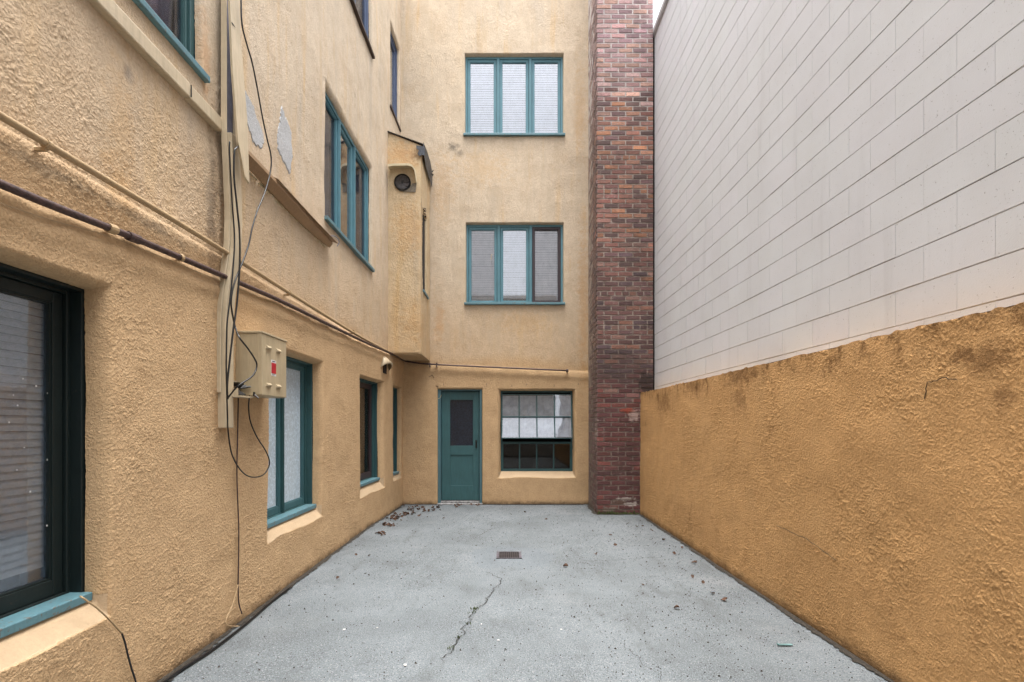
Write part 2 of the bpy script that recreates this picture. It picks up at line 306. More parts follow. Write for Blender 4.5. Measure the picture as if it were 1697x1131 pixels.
class MB:
    def __init__(s): s.v = []; s.f = []; s.mi = []
    def add(s, vs, fs, mi=0):
        k = len(s.v); s.v += [tuple(p) for p in vs]; s.f += [tuple(i+k for i in f) for f in fs]; s.mi += [mi]*len(fs); return s
    def box(s, a, b, f=None, mi=0):
        (x0, y0, z0), (x1, y1, z1) = a, b
        P = [(x0, y0, z0), (x1, y0, z0), (x1, y1, z0), (x0, y1, z0), (x0, y0, z1), (x1, y0, z1), (x1, y1, z1), (x0, y1, z1)]
        if f: P = [f(*p) for p in P]
        return s.add(P, [(0, 3, 2, 1), (4, 5, 6, 7), (0, 1, 5, 4), (1, 2, 6, 5), (2, 3, 7, 6), (3, 0, 4, 7)], mi)
    def tube(s, pts, r, seg=8, smooth=6, cap=True, wob=0.0):
        pts = [Vector(p) for p in pts]
        if smooth > 1 and len(pts) > 2:
            q = []
            for i in range(len(pts)-1):
                p0 = pts[max(i-1, 0)]; p1 = pts[i]; p2 = pts[i+1]; p3 = pts[min(i+2, len(pts)-1)]
                for k in range(smooth):
                    t = k/smooth
                    q.append(0.5*((2*p1)+(p2-p0)*t+(2*p0-5*p1+4*p2-p3)*t*t+(3*p1-p0-3*p2+p3)*t**3))
            q.append(pts[-1]); pts = q
        n = len(pts); up = Vector((0.31, 0.17, 0.93)).normalized(); vs = []
        for i, p in enumerate(pts):
            d = (pts[min(i+1, n-1)]-pts[max(i-1, 0)]).normalized()
            a = d.cross(up)
            if a.length < 0.05: a = d.cross(Vector((1, 0, 0)))
            a.normalize(); b = d.cross(a); up = b if False else up
            rr = r[i*len(r)//n] if isinstance(r, list) else r
            for k in range(seg):
                th = 2*math.pi*k/seg; vs.append(p+a*math.cos(th)*rr+b*math.sin(th)*rr)
        fs = [(i*seg+k, i*seg+(k+1) % seg, (i+1)*seg+(k+1) % seg, (i+1)*seg+k) for i in range(n-1) for k in range(seg)]
        if cap: fs += [tuple(range(seg))[::-1], tuple((n-1)*seg+k for k in range(seg))]
        return s.add(vs, fs)
    def build(s, name, mat, parent=None, bevel=0.0, smooth=False):
        me = bpy.data.meshes.new(name); me.from_pydata(s.v, [], s.f)
        ms = mat if isinstance(mat, (list, tuple)) else [mat]
        for m in ms: me.materials.append(m)
        if len(ms) > 1: me.polygons.foreach_set('material_index', s.mi)
        bm = bmesh.new(); bm.from_mesh(me); bmesh.ops.recalc_face_normals(bm, faces=bm.faces); bm.to_mesh(me); bm.free()
        me.update()
        return link(name, me, None, parent, bevel, smooth)

# value / lump noise on arrays
def lattice(seed): return np.random.RandomState(seed).rand(256, 256).astype(np.float32)
def vnoise(u, v, scale, seed, warp=None):
    L = lattice(seed); x = u/scale+100; y = v/scale+100
    xi = np.floor(x).astype(int); yi = np.floor(y).astype(int); fx = x-xi; fy = y-yi
    fx = fx*fx*fx*(fx*(fx*6-15)+10); fy = fy*fy*fy*(fy*(fy*6-15)+10)
    a = L[xi % 256, yi % 256]; b = L[(xi+1) % 256, yi % 256]; c = L[xi % 256, (yi+1) % 256]; d = L[(xi+1) % 256, (yi+1) % 256]
    return ((a*(1-fx)+b*fx)*(1-fy)+(c*(1-fx)+d*fx)*fy)*2-1
def stucco_h(u, v, seed, k=1.0):
    """dashed stucco relief in metres: trowel waves, lumps of a centimetre or two, fine grit"""
    uu = u+0.35*vnoise(u, v, 0.05, seed+9)*0.03; vv = v+vnoise(u, v, 0.06, seed+8)*0.012
    h = 0.007*vnoise(u, v, 0.7, seed)+0.0035*vnoise(u, v, 0.22, seed+1)
    a = vnoise(uu, vv, 0.026, seed+2); b = vnoise(uu+vv*0.5, vv-uu*0.4, 0.0072, seed+3); c = vnoise(uu-vv*0.3, vv+uu*0.3, 0.0086, seed+6)*.75+vnoise(uu+.7*vv, vv-.7*uu, 0.0125, seed+12)*.4
    m = 0.8+0.45*vnoise(u, v, 0.31, seed+5)+0.4*vnoise(u, v, 0.09, seed+7)
    st = lambda q, w: np.clip(q/w, 0, 1)**0.8*w
    h2 = 0.0056*st(c+a*.35-0.02, .5)+0.0048*st(b+a*0.25-.02, .45)+0.0005*a+0.0010*vnoise(uu, vv, 0.0055, seed+4)
    return h+h2*np.clip(m, 0.22, 1.35)*k

def axis(segs, extra):
    out = []
    for a, b, d in segs:
        if callable(d):
            x = a
            while x < b: out.append(x); x += d(x)
        else: out += list(np.linspace(a, b, max(2, int(round((b-a)/d))+1))[:-1])
    out.append(segs[-1][1])
    for e in extra: out += list(e)
    out = sorted(out); res = [out[0]]
    keep = set(round(x, 6) for e in extra for x in e)
    for x in out[1:]:
        if x-res[-1] < 0.0022:
            if round(x, 6) in keep and round(res[-1], 6) not in keep: res[-1] = x
            elif round(x, 6) in keep and x-res[-1] > 1e-5: res.append(x)
            continue
        res.append(x)
    return np.array(res)
def lipped(I, O):
    "grid lines through a splayed opening: I = frame rectangle, O = outer lip"
    us = [I[0], I[1]]+list(np.linspace(O[0], I[0], 7))+list(np.linspace(I[1], O[1], 7))
    vs = [I[2], I[3]]+list(np.linspace(O[2], I[2], 9))+list(np.linspace(I[3], O[3], 7))
    return us, vs
def wall_sheet(name, useg, vseg, openings, mapf, seed, mat, thick=0.45, k=1.0, parent=None, ragtop=False, extraoff=None, runs=False):
    eu, ev = [], []
    for I, O, D in openings:
        a, b = lipped(I, O); eu.append(a); ev.append(b)
    U = axis(useg, eu); V = axis(vseg, ev)
    uu, vv = np.meshgrid(U, V, indexing='ij')
    h = stucco_h(uu, vv, seed, k)
    depth = np.zeros_like(uu); smooth = np.zeros_like(uu); cut = np.zeros((len(U)-1, len(V)-1), bool)
    uc = (U[1:]+U[:-1])/2; vc = (V[1:]+V[:-1])/2
    for I, O, D in openings:
        wob = 1+0.10*vnoise(uu, vv, 0.25, seed+30)
        tl = np.clip((I[0]-uu)/max(I[0]-O[0], 1e-3)*wob, 0, 1); tr = np.clip((uu-I[1])/max(O[1]-I[1], 1e-3)*wob, 0, 1)
        tb = np.clip((I[2]-vv)/max(I[2]-O[2], 1e-3)*wob, 0, 1); tt = np.clip((vv-I[3])/max(O[3]-I[3], 1e-3)*wob, 0, 1)
        q = lambda t: 1-np.sqrt(np.clip(1-(1-t)**2, 0, 1))
        d = np.minimum(np.minimum(q(tl), q(tr)), q(tt))
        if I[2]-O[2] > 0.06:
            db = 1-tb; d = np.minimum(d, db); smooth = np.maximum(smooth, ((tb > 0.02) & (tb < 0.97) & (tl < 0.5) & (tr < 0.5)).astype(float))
        else: d = np.minimum(d, q(tb))
        inside = (tl < 1) & (tr < 1) & (tb < 1) & (tt < 1)
        depth = np.where(inside, np.maximum(depth, D*d), depth)
        cut |= ((uc[:, None] > I[0]) & (uc[:, None] < I[1]) & (vc[None, :] > I[2]) & (vc[None, :] < I[3]))
    if runs:
        rn = vnoise(uu, vv, 0.16, seed+60)+0.0; rn = vnoise(uu*1.0, vv*0.22, 0.13, seed+61)*.8+vnoise(uu, vv*.4, .05, seed+62)*.3
        rn = np.clip((rn-0.12)/.35, 0, 1)*np.clip((vv-2.5)/.3, 0, 1)*0.5
        smooth = np.maximum(smooth, rn)
    n = h*(1-0.85*smooth)-depth
    if extraoff is not None: n = n+extraoff(uu, vv)
    if ragtop:
        vv = vv.copy(); vv[:, -1] += 0.007*vnoise(uu[:, -1], uu[:, -1]*0, 0.05, 5)+0.008*vnoise(uu[:, -1], uu[:, -1]*0, 0.3, 6)
    X, Y, Z = mapf(uu, vv, n)
    nu, nv = len(U), len(V)
    co = np.stack([X, Y, Z], -1).reshape(-1, 3).astype(np.float32)
    i, j = np.nonzero(~cut); a = i*nv+j
    quads = np.stack([a, a+nv, a+nv+1, a+1], -1).astype(np.int32)
    # closed body behind: rim and back
    u0, u1, v0, v1 = U[0], U[-1], V[0], V[-1]
    rim = []; 
    corners = [(u0, v0), (u1, v0), (u1, v1), (u0, v1)]
    nb = len(co); bx = []
    for (u, v) in corners:
        for dn in (-0.004, -thick):
            p = mapf(np.array(float(u)), np.array(float(v)), np.array(dn)); bx.append([float(q_) for q_ in p])
    co = np.vstack([co, np.array(bx, np.float32)])
    rim = np.array([[nb+0, nb+1, nb+3, nb+2], [nb+2, nb+3, nb+5, nb+4], [nb+4, nb+5, nb+7, nb+6], [nb+6, nb+7, nb+1, nb+0], [nb+1, nb+7, nb+5, nb+3]], np.int32)
    allq = np.vstack([quads, rim])
    me = bpy.data.meshes.new(name); me.vertices.add(len(co)); me.vertices.foreach_set('co', co.ravel())
    nq = len(allq); me.loops.add(nq*4); me.loops.foreach_set('vertex_index', allq.ravel())
    me.polygons.add(nq); me.polygons.foreach_set('loop_start', np.arange(0, nq*4, 4, dtype=np.int32)); me.polygons.foreach_set('loop_total', np.full(nq, 4, np.int32))
    me.materials.append(mat); me.materials.append(M['dark'])
    mi = np.zeros(nq, np.int32); mi[-5:] = 0; mi[-1] = 1; me.polygons.foreach_set('material_index', mi)
    sm = np.ones(nq, bool); sm[-5:] = False; me.polygons.foreach_set('use_smooth', sm)
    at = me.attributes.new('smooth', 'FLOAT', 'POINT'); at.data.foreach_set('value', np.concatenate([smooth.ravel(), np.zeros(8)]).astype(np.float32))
    me.update(); me.validate()
    o = link(name, me, None, parent)
    return o

# ------------------------------------------------------------------ positions taken from the photograph
ZB = 8.86                                        # back wall
def sstep(t): t = min(max(t, 0), 1); return t*t*(3-2*t)
def XL(y):                                       # left wall plane (lower storey); it leans in towards the far corner
    return -1.87+0.072*sstep((y-6.3)/(8.86-6.3))
def XLn(y): t = np.clip((y-6.3)/2.56, 0, 1); return -1.87+0.072*t*t*(3-2*t)
def PL(px, py, X):                               # point on a vertical plane parallel to the left wall
    y = -X*F/(CX-px); return (X, y, EYE+(CY-py)*y/F)
def PB(px, py, y=ZB): return ((px-CX)*y/F, y, EYE+(CY-py)*y/F)
def PG(px, py): y = EYE*F/(py-CY); return ((px-CX)*y/F, y, 0.0)

left_map = lambda u, v, n: (XLn(u)+n, u+0*n, v+0*n)
back_map = lambda u, v, n: (u+0*n, ZB-n, v+0*n)

# openings: I = frame rectangle (u0,u1,v0,v1), O = outer lip, D = depth of reveal
LOW = (0.60, 2.025)
L_open = {
 'near':   ((0.95, 2.365, LOW[0], LOW[1]), (0.89, 2.41, 0.485, 2.065), 0.10),
 'second': ((4.02, 5.135, LOW[0]-.02, 2.01), (3.975, 5.195, 0.46, 2.055), 0.09),
 'third':  ((6.53, 7.56, LOW[0], 2.02), (6.485, 7.66, 0.455, 2.055), 0.085),
 'fourth': ((8.16, 8.70, LOW[0]-.01, 2.02), (8.12, 8.76, 0.48, 2.05), 0.07),
 'up1':    ((1.36, 3.17, 3.58, 5.00), (1.34, 3.19, 3.57, 5.06), 0.045),
 'up2':    ((5.34, 7.12, 3.58, 5.00), (5.32, 7.15, 3.57, 5.075), 0.045),
 'up3':    ((5.34, 7.13, 6.60, 8.03), (5.32, 7.15, 6.59, 8.09), 0.045),
 'up4':    ((8.10, 8.74, 6.50, 7.86), (8.09, 8.76, 6.49, 7.92), 0.045),
}
def pipe_z(u): return np.interp(u, [1.0, 1.84, 2.46, 3.25, 4.12, 5.86, 7.66, 8.9], [2.22, 2.269, 2.314, 2.36, 2.405, 2.453, 2.505, 2.54])
def ledge(u, v):
    pz = pipe_z(u)-0.03+0.012*vnoise(u, v, 0.12, 77)
    t = np.clip((v-pz)/0.05, 0, 1)
    a = -0.022*t*t*(3-2*t)                      # lower storey render stands proud and rounds back at the pipe
    t2 = np.clip((v-2.49)/0.03, 0, 1)
    b = -0.012*t2*t2
    roll = 0.012*np.exp(-((v-(pz-0.07))/0.05)**2)
    return a+b+roll
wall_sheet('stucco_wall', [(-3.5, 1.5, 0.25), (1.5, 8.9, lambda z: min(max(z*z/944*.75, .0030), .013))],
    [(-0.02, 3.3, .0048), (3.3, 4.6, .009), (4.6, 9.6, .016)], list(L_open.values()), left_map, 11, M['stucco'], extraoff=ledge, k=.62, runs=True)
left_wall = bpy.data.objects['stucco_wall']
tag(left_wall, 'long left wall of rough tan stucco with deep-set windows, pipes and cables', 'wall')
B_open = {
 'door':     ((-1.192, -0.417, -0.02, 2.02), (-1.215, -0.395, -0.03, 2.055), 0.05),
 'basement': ((-0.086, 1.187, 0.572, 1.998), (-0.155, 1.245, 0.47, 2.035), 0.12),
 'mid':      ((-0.694, 1.012, 3.526, 4.936), (-0.705, 1.025, 3.515, 4.955), 0.09),
 'top':      ((-0.711, 1.011, 6.484, 7.905), (-0.722, 1.025, 6.473, 7.925), 0.09),
}
def bledge(u, v):
    pz = 2.44-0.048*(u+1.3)-0.02+0.012*vnoise(u, v, 0.12, 78)
    t = np.clip((v-pz)/0.06, 0, 1)
    return -0.016*t*t*(3-2*t)+0.012*np.exp(-((v-(pz-0.06))/0.06)**2)
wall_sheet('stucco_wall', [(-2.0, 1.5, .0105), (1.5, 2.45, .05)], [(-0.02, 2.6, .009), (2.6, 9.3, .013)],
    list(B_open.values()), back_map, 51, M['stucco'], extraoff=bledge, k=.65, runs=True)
back_wall = bpy.data.objects['stucco_wall.001']
tag(back_wall, 'tall cream stucco wall across the end of the courtyard, with the green door', 'wall')
# the building masses behind the two faces
for nm, a, b in (('upper', (-9, -3.5, 9.3), (-2.35, 8.9, 10.2)), ):
    pass
MB().box((-9, -3.5, 0), (-2.6, 15, 9.6)).box((-2.55, 9.6, 0), (2.45, 15, 9.3)).build('building_core', M['building_side'], left_wall)
rear = MB().box((-9, -12, 0), (2.3, -5.0, 7.0)).box((-9, -12.1, 7.0), (2.3, -4.85, 7.25)); o = rear.build('rear_building', M['building_side']); tag(o, 'plain rendered building closing the court behind the viewer', 'building')

# ------------------------------------------------------------------ ground
def sheet(name, x0, x1, y0, y1, z, mat, kind='structure', nx=1, ny=1, amp=0, seed=3):
    U = np.linspace(x0, x1, nx+1); V = np.linspace(y0, y1, ny+1); mb = MB(); 
    uu, vv = np.meshgrid(U, V, indexing='ij'); zz = z+amp*vnoise(uu, vv, 0.9, seed)
    vs = [(uu[i, j], vv[i, j], zz[i, j]) for i in range(nx+1) for j in range(ny+1)]
    mb.add(vs, [(i*(ny+1)+j, (i+1)*(ny+1)+j, (i+1)*(ny+1)+j+1, i*(ny+1)+j+1) for i in range(nx) for j in range(ny)])
    o = mb.build(name, mat); o['kind'] = kind; return o
sheet('ground', -80, 80, -80, 80, -0.06, M['paving'])
court = sheet('courtyard_pavement', -1.95, 2.2, -3.5, 9.0, 0.0, M['concrete'], nx=30, ny=90, amp=0.004)
# sheets above the ground need to clear its 4 mm waves
def ribbon(pts, w, z=0.0065, jitter=0.006, step=0.02, seed=1):
    rnd = random.Random(seed); P = []
    for a, b in zip(pts[:-1], pts[1:]):
        a = Vector((a[0], a[1])); b = Vector((b[0], b[1])); n = max(2, int((b-a).length/step))
        for k in range(n): P.append(a.lerp(b, k/n))
    P.append(Vector(pts[-1][:2])); mb = MB(); vs = []
    off = 0
    for i, p in enumerate(P):
        d = (P[min(i+1, len(P)-1)]-P[max(i-1, 0)]).normalized(); n = Vector((-d.y, d.x))
        off = off*0.75+rnd.uniform(-jitter, jitter)*1.3; ww = w*rnd.uniform(0.35, 1.3)*(0.4 if i < 2 or i > len(P)-3 else 1)
        c = p+n*off
        vs += [(*(c+n*ww), z), (*(c-n*ww), z)]
    mb.add(vs, [(2*i, 2*i+1, 2*i+3, 2*i+2) for i in range(len(P)-1)]); return mb
crk = [PG(*p) for p in ((807, 948), (829, 961), (820, 975), (806, 999), (788, 1014), (779, 1034), (763, 1054), (755, 1062), (747, 1074), (728, 1093), (728, 1101))]
ribbon(crk, 0.0036, jitter=0.012, seed=4).build('crack', M['crack'], court)
ribbon([PG(*p) for p in ((985, 1048), (1008, 1056), (1030, 1068), (1045, 1080), (1062, 1096), (1078, 1108), (1095, 1124), (1105, 1140))], 0.0014, jitter=0.012, seed=5).build('crack', M['crack'], court)
ribbon([PG(*p) for p in ((790, 889), (803, 884), (812, 879), (834, 873))], 0.004, jitter=0.012, seed=6).build('crack', M['crack'], court)
ribbon([PG(*p) for p in ((960, 930), (1000, 930), (1060, 927), (1100, 923))], 0.0035, jitter=0.01, seed=7).build('crack', M['crack'], court)
# dirt gathered in the joints at the feet of the walls
dj = MB()
def dirtline(pts, w, seed, side):
    rnd = random.Random(seed); vs = []; P = []
    for a, b in zip(pts[:-1], pts[1:]):
        n = max(2, int(math.dist(a, b)/0.02)); P += [(a[0]+(b[0]-a[0])*k/n, a[1]+(b[1]-a[1])*k/n) for k in range(n)]
    P.append(pts[-1]); s = 0
    for i, (x, y) in enumerate(P):
        s = 0.75*s+0.25*rnd.random()*2; ww = w*(0.3+s*rnd.uniform(.6, 1.3))
        vs += [(x, y, 0.0125), (x+side[0]*ww, y+side[1]*ww, 0.0063)]
    dj.add(vs, [(2*i, 2*i+1, 2*i+3, 2*i+2) for i in range(len(P)-1)])
dirtline([(XL(y)-0.01, y) for y in np.linspace(0.5, 8.85, 20)], 0.035, 1, (1, 0))
dirtline([(2.093, y) for y in (0.5, 3, 6, 7.87)], 0.028, 2, (-1, 0))
dirtline([(-1.79, 8.87), (-1.2, 8.87)], 0.035, 3, (0, -1)); dirtline([(-0.4, 8.87), (1.5, 8.87)], 0.04, 4, (0, -1))
dirtline([(1.40, 7.875), (2.1, 7.875)], 0.045, 5, (0, -1)); dirtline([(1.45, 8.8), (1.42, 7.86)], 0.04, 6, (-1, 0))
o = dj.build('dirt_edge', plain('dark_joint_dirt', (66, 60, 52), 1.0, 0, 0.5, 60, bd=0.004), court)

# drain
dr = thing('floor_drain', 'small rusty square drain grate set in the concrete floor', 'drain', (0.04, 5.39, 0))
x0, y0 = PG(822.5, 927)[:2]; x1, y1 = PG(863.5, 916)[:2]
MB().box((x0, y0, 0.002), (x0+.026, y1, .012)).box((x1-.026, y0, .002), (x1, y1, .012)).box((x0, y0, .002), (x1, y0+.012, .0115)).box((x0, y1-.012, .002), (x1, y1, .0115)).build('frame', plain('drain_rim', (104, 98, 106), 0.6, 0.3, 0.4, 40), dr)
g = MB()
for k in range(9):
    xx = x0+.03+k*(x1-x0-.06)/9; g.box((xx, y0+.012, .003), (xx+.010, y1-.012, .0105))
g.box((x0+.026, (y0+y1)/2-.006, .003), (x1-.026, (y0+y1)/2+.006, .0095))
g.build('grate', M['grate'], dr)
MB().box((x0+.02, y0+.01, .001), (x1-.02, y1-.01, .0072)).build('sump', M['dark'], dr)

# ------------------------------------------------------------------ right side: ochre wall, ledge, block building
XY, XBK, HY = 2.093, 2.33, 1.885
rmap = lambda u, v, n: (XY-n, u+0*n, v+0*n)
wall_sheet('stucco_wall', [(-3.5, 1.5, 0.25), (1.5, 7.868, lambda z: min(max(z*z/1056*.75, .0030), .012))], [(-0.02, HY, .0048)], [], rmap, 91, M['ochre'], thick=0.225, k=0.62, ragtop=True)
ow = bpy.data.objects['stucco_wall.002']
tag(ow, 'low ochre stucco wall along the right side, below the pale block wall', 'wall')
MB().box((XY+.012, -3.5, HY-.03), (XBK+.0, 7.868, HY-.002)).build('ledge', M['block_mortar'], ow)

bw = thing('block_wall', 'tall pale grey painted concrete block wall rising above the ochre wall', 'wall', (XBK, 4, 0))
rnd = random.Random(5); CH, BLK = 0.2045, 0.410; vs = []; fs = []; cols = []
base0 = 1.980-CH*1
def block(u0, u1, v0, v1, n, m, col):
    k = len(vs); e = 0.0022
    for (a, b, c_) in ((u0, v0, 0), (u1, v0, 0), (u1, v1, 0), (u0, v1, 0), (u0+e*.6, v0+e, n), (u1-e*.6, v0+e, n), (u1-e*.6, v1-e, n), (u0+e*.6, v1-e, n)):
        vs.append((m-c_, a, b)); cols.append(col)
    fs.extend([(k+4, k+5, k+6, k+7), (k, k+1, k+5, k+4), (k+1, k+2, k+6, k+5), (k+2, k+3, k+7, k+6), (k+3, k, k+4, k+7)])
row = -1; v = base0
while v < 7.46:
    s = 3.015 if row % 2 == 0 else 2.811
    u = s-BLK*16
    while u < 11.9:
        c = random.Random(row*977+int(u*100)).uniform(-1, 1); g = 214+c*1.6
        a = max(u, -3.5)
        if u+BLK > -3.4: block(a+.0004, u+BLK-.0004, v+.0020+rnd.uniform(-.0012, .0008), v+CH-.0022+rnd.uniform(-.0006, .0012), 0.0055+rnd.uniform(-.0008, .0010), XBK, lin(g-5, g-3+rnd.uniform(-1, 1), g+2, k=.86))
        u += BLK
    v += CH; row += 1
me = bpy.data.meshes.new('blocks'); me.from_pydata(vs, [], fs)
ca = me.color_attributes.new('col', 'FLOAT_COLOR', 'POINT'); ca.data.foreach_set('color', np.array(cols, np.float32).ravel())
me.materials.append(M['block']); link('blocks', me, None, bw)
MB().box((XBK-.0005, -3.5, 0), (XBK+6, 12.0, 7.46)).build('mortar_bed', M['block_mortar'], bw)
MB().box((XBK-.028, -3.5, 7.452), (XBK+.18, 12.02, 7.475)).box((XBK-.040, -3.5, 7.475), (XBK+.18, 12.02, 7.56)).build('coping', plain('coping_metal', (205, 205, 208), 0.5, 0.2, .15), bw, bevel=0.004)

# ------------------------------------------------------------------ chimney
CY0, CHW = 7.87, 9.9
ch = thing('brick_chimney', 'tall weathered red brick chimney stack in the right rear corner', 'chimney', (1.86, 8.3, 0))
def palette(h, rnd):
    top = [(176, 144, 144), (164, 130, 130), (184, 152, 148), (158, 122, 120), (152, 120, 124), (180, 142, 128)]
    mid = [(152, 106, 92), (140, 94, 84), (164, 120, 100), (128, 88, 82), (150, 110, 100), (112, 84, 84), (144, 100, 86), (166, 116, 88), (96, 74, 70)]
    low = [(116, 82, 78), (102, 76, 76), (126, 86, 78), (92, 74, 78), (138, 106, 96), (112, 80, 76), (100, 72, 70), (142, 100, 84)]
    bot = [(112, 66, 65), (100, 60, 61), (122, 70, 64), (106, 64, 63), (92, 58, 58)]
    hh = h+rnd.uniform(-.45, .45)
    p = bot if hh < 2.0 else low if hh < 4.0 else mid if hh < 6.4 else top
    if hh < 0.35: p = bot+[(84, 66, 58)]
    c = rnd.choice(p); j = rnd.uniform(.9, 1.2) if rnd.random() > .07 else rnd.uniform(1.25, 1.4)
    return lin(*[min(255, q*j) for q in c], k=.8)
def bricks(name, umin, umax, mapf, seed, off):
    rnd = random.Random(seed); vs = []; fs = []; cols = []; h = 0.0; r = 0; CHB = 0.0756; BL = 0.2250; mo = .0084
    while h < CHW:
        header = (r % 7 == 3) and h > 2; bl = BL/2 if header and rnd.random() < .5 else BL
        u = umin-(bl/2 if (r+off) % 2 else 0)
        while u < umax-0.01:
            a = max(u, umin); b = min(u+bl, umax)
            if b-a > 0.03:
                n = rnd.uniform(.004, .0095); e = .0035; j = lambda q=.0026: rnd.uniform(-q, q)
                c = palette(h, rnd); k = len(vs)
                if seed == 4: gq = lin(138, 122, 116, k=.8); c = tuple(a_*.5+b_*.5 for a_, b_ in zip(c, gq))
                A, B, C_, D = (a+(mo if a > umin else 0), h+mo), (b-(mo if b < umax else 0), h+mo), (b-(mo if b < umax else 0), h+CHB-mo), (a+(mo if a > umin else 0), h+CHB-mo)
                q = [(p[0]+(j() if umin < p[0] < umax else 0), p[1]+j()) for p in (A, B, C_, D)]
                tilt = rnd.uniform(-.0015, .0015)
                for (x, z) in q: vs.append(mapf(x, z, -.004)); cols.append(c)
                for i, (x, z) in enumerate(q):
                    sx = e if i in (0, 3) else -e; sz = e if i in (0, 1) else -e
                    if (i in (0, 3) and a <= umin) or (i in (1, 2) and b >= umax): sx = 0
                    vs.append(mapf(x+sx, z+sz, n+(tilt if i in (0, 3) else -tilt))); cols.append(c)
                fs.extend([(k+4, k+5, k+6, k+7), (k, k+1, k+5, k+4), (k+1, k+2, k+6, k+5), (k+2, k+3, k+7, k+6), (k+3, k, k+4, k+7)])
            u += bl
        h += CHB; r += 1
    me = bpy.data.meshes.new(name); me.from_pydata(vs, [], fs)
    ca = me.color_attributes.new('col', 'FLOAT_COLOR', 'POINT'); ca.data.foreach_set('color', np.array(cols, np.float32).ravel())
    me.materials.append(M['brick']); me.update()
    bm = bmesh.new(); bm.from_mesh(me); bmesh.ops.recalc_face_normals(bm, faces=bm.faces); bm.to_mesh(me); bm.free()
    return link(name, me, None, ch)
xa, xb = 1.425, 2.292
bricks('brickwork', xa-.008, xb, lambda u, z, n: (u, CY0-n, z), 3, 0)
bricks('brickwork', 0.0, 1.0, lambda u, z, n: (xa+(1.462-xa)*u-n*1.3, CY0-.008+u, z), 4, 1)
mb = MB(); P = [(xa, CY0), (xb, CY0), (xb, 9.6), (1.462, 8.86), (1.462, 9.6)]
mb.add([(xa, CY0, 0), (xb, CY0, 0), (xb, 9.6, 0), (1.47, 9.6, 0), (xa, CY0, CHW), (xb, CY0, CHW), (xb, 9.6, CHW), (1.47, 9.6, CHW)],
    [(0, 3, 2, 1), (4, 5, 6, 7), (0, 1, 5, 4), (1, 2, 6, 5), (2, 3, 7, 6), (3, 0, 4, 7)])
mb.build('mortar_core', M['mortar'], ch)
mg = MB(); r5 = random.Random(12)
for k in range(70):
    x = r5.uniform(xa, 2.08); z = abs(r5.gauss(0, .02)); s = r5.uniform(.006, .018)
    mg.tube([(x, CY0-.012, z-.01), (x+r5.uniform(-.01, .01), CY0-.02, z+s)], [s, s*.4], 5, 1)
mg.build('moss', M['moss'], ch)
# black seal in the slot between the chimney and the block wall
MB().box((2.296, 7.90, 1.9), (2.322, 8.9, 7.44)).build('seal_strip', M['dark'], ch)

# ------------------------------------------------------------------ windows
def slats(mb, f, u0, u1, v0, v1, n, pitch=0.0185, d=0.011):
    v = v0
    while v < v1:
        j = random.uniform(-.0012, .0012)
        a = [f(u0, v+j, n-d*.25), f(u1, v+j, n-d*.25), f(u1, v+pitch*.62+j, n-d*.9), f(u0, v+pitch*.62+j, n-d*.9)]
        a = [f(u0, v+j, n-.001), f(u1, v+j, n-.001), f(u1, v+pitch*.97+j, n-pitch*.28), f(u0, v+pitch*.97+j, n-pitch*.28)]
        b = [f(u0, v+pitch*.6+j, n-pitch*.12), f(u1, v+pitch*.6+j, n-pitch*.12)]
        k = len(mb.v)
        mb.v += [a[0], a[1], b[1], b[0], a[2], a[3]]; mb.f += [(k, k+1, k+2, k+3), (k+3, k+2, k+4, k+5)]; mb.mi += [0, 0]
        v += pitch
def ring(mb, f, u0, u1, v0, v1, w, n0, n1, wb=None, wt=None):
    wb = w if wb is None else wb; wt = w if wt is None else wt
    mb.box((u0, v0, n0), (u0+w, v1, n1), f); mb.box((u1-w, v0, n0), (u1, v1, n1), f)
    mb.box((u0+w, v0, n0), (u1-w, v0+wb, n1), f); mb.box((u0+w, v1-wt, n0), (u1-w, v1, n1), f)
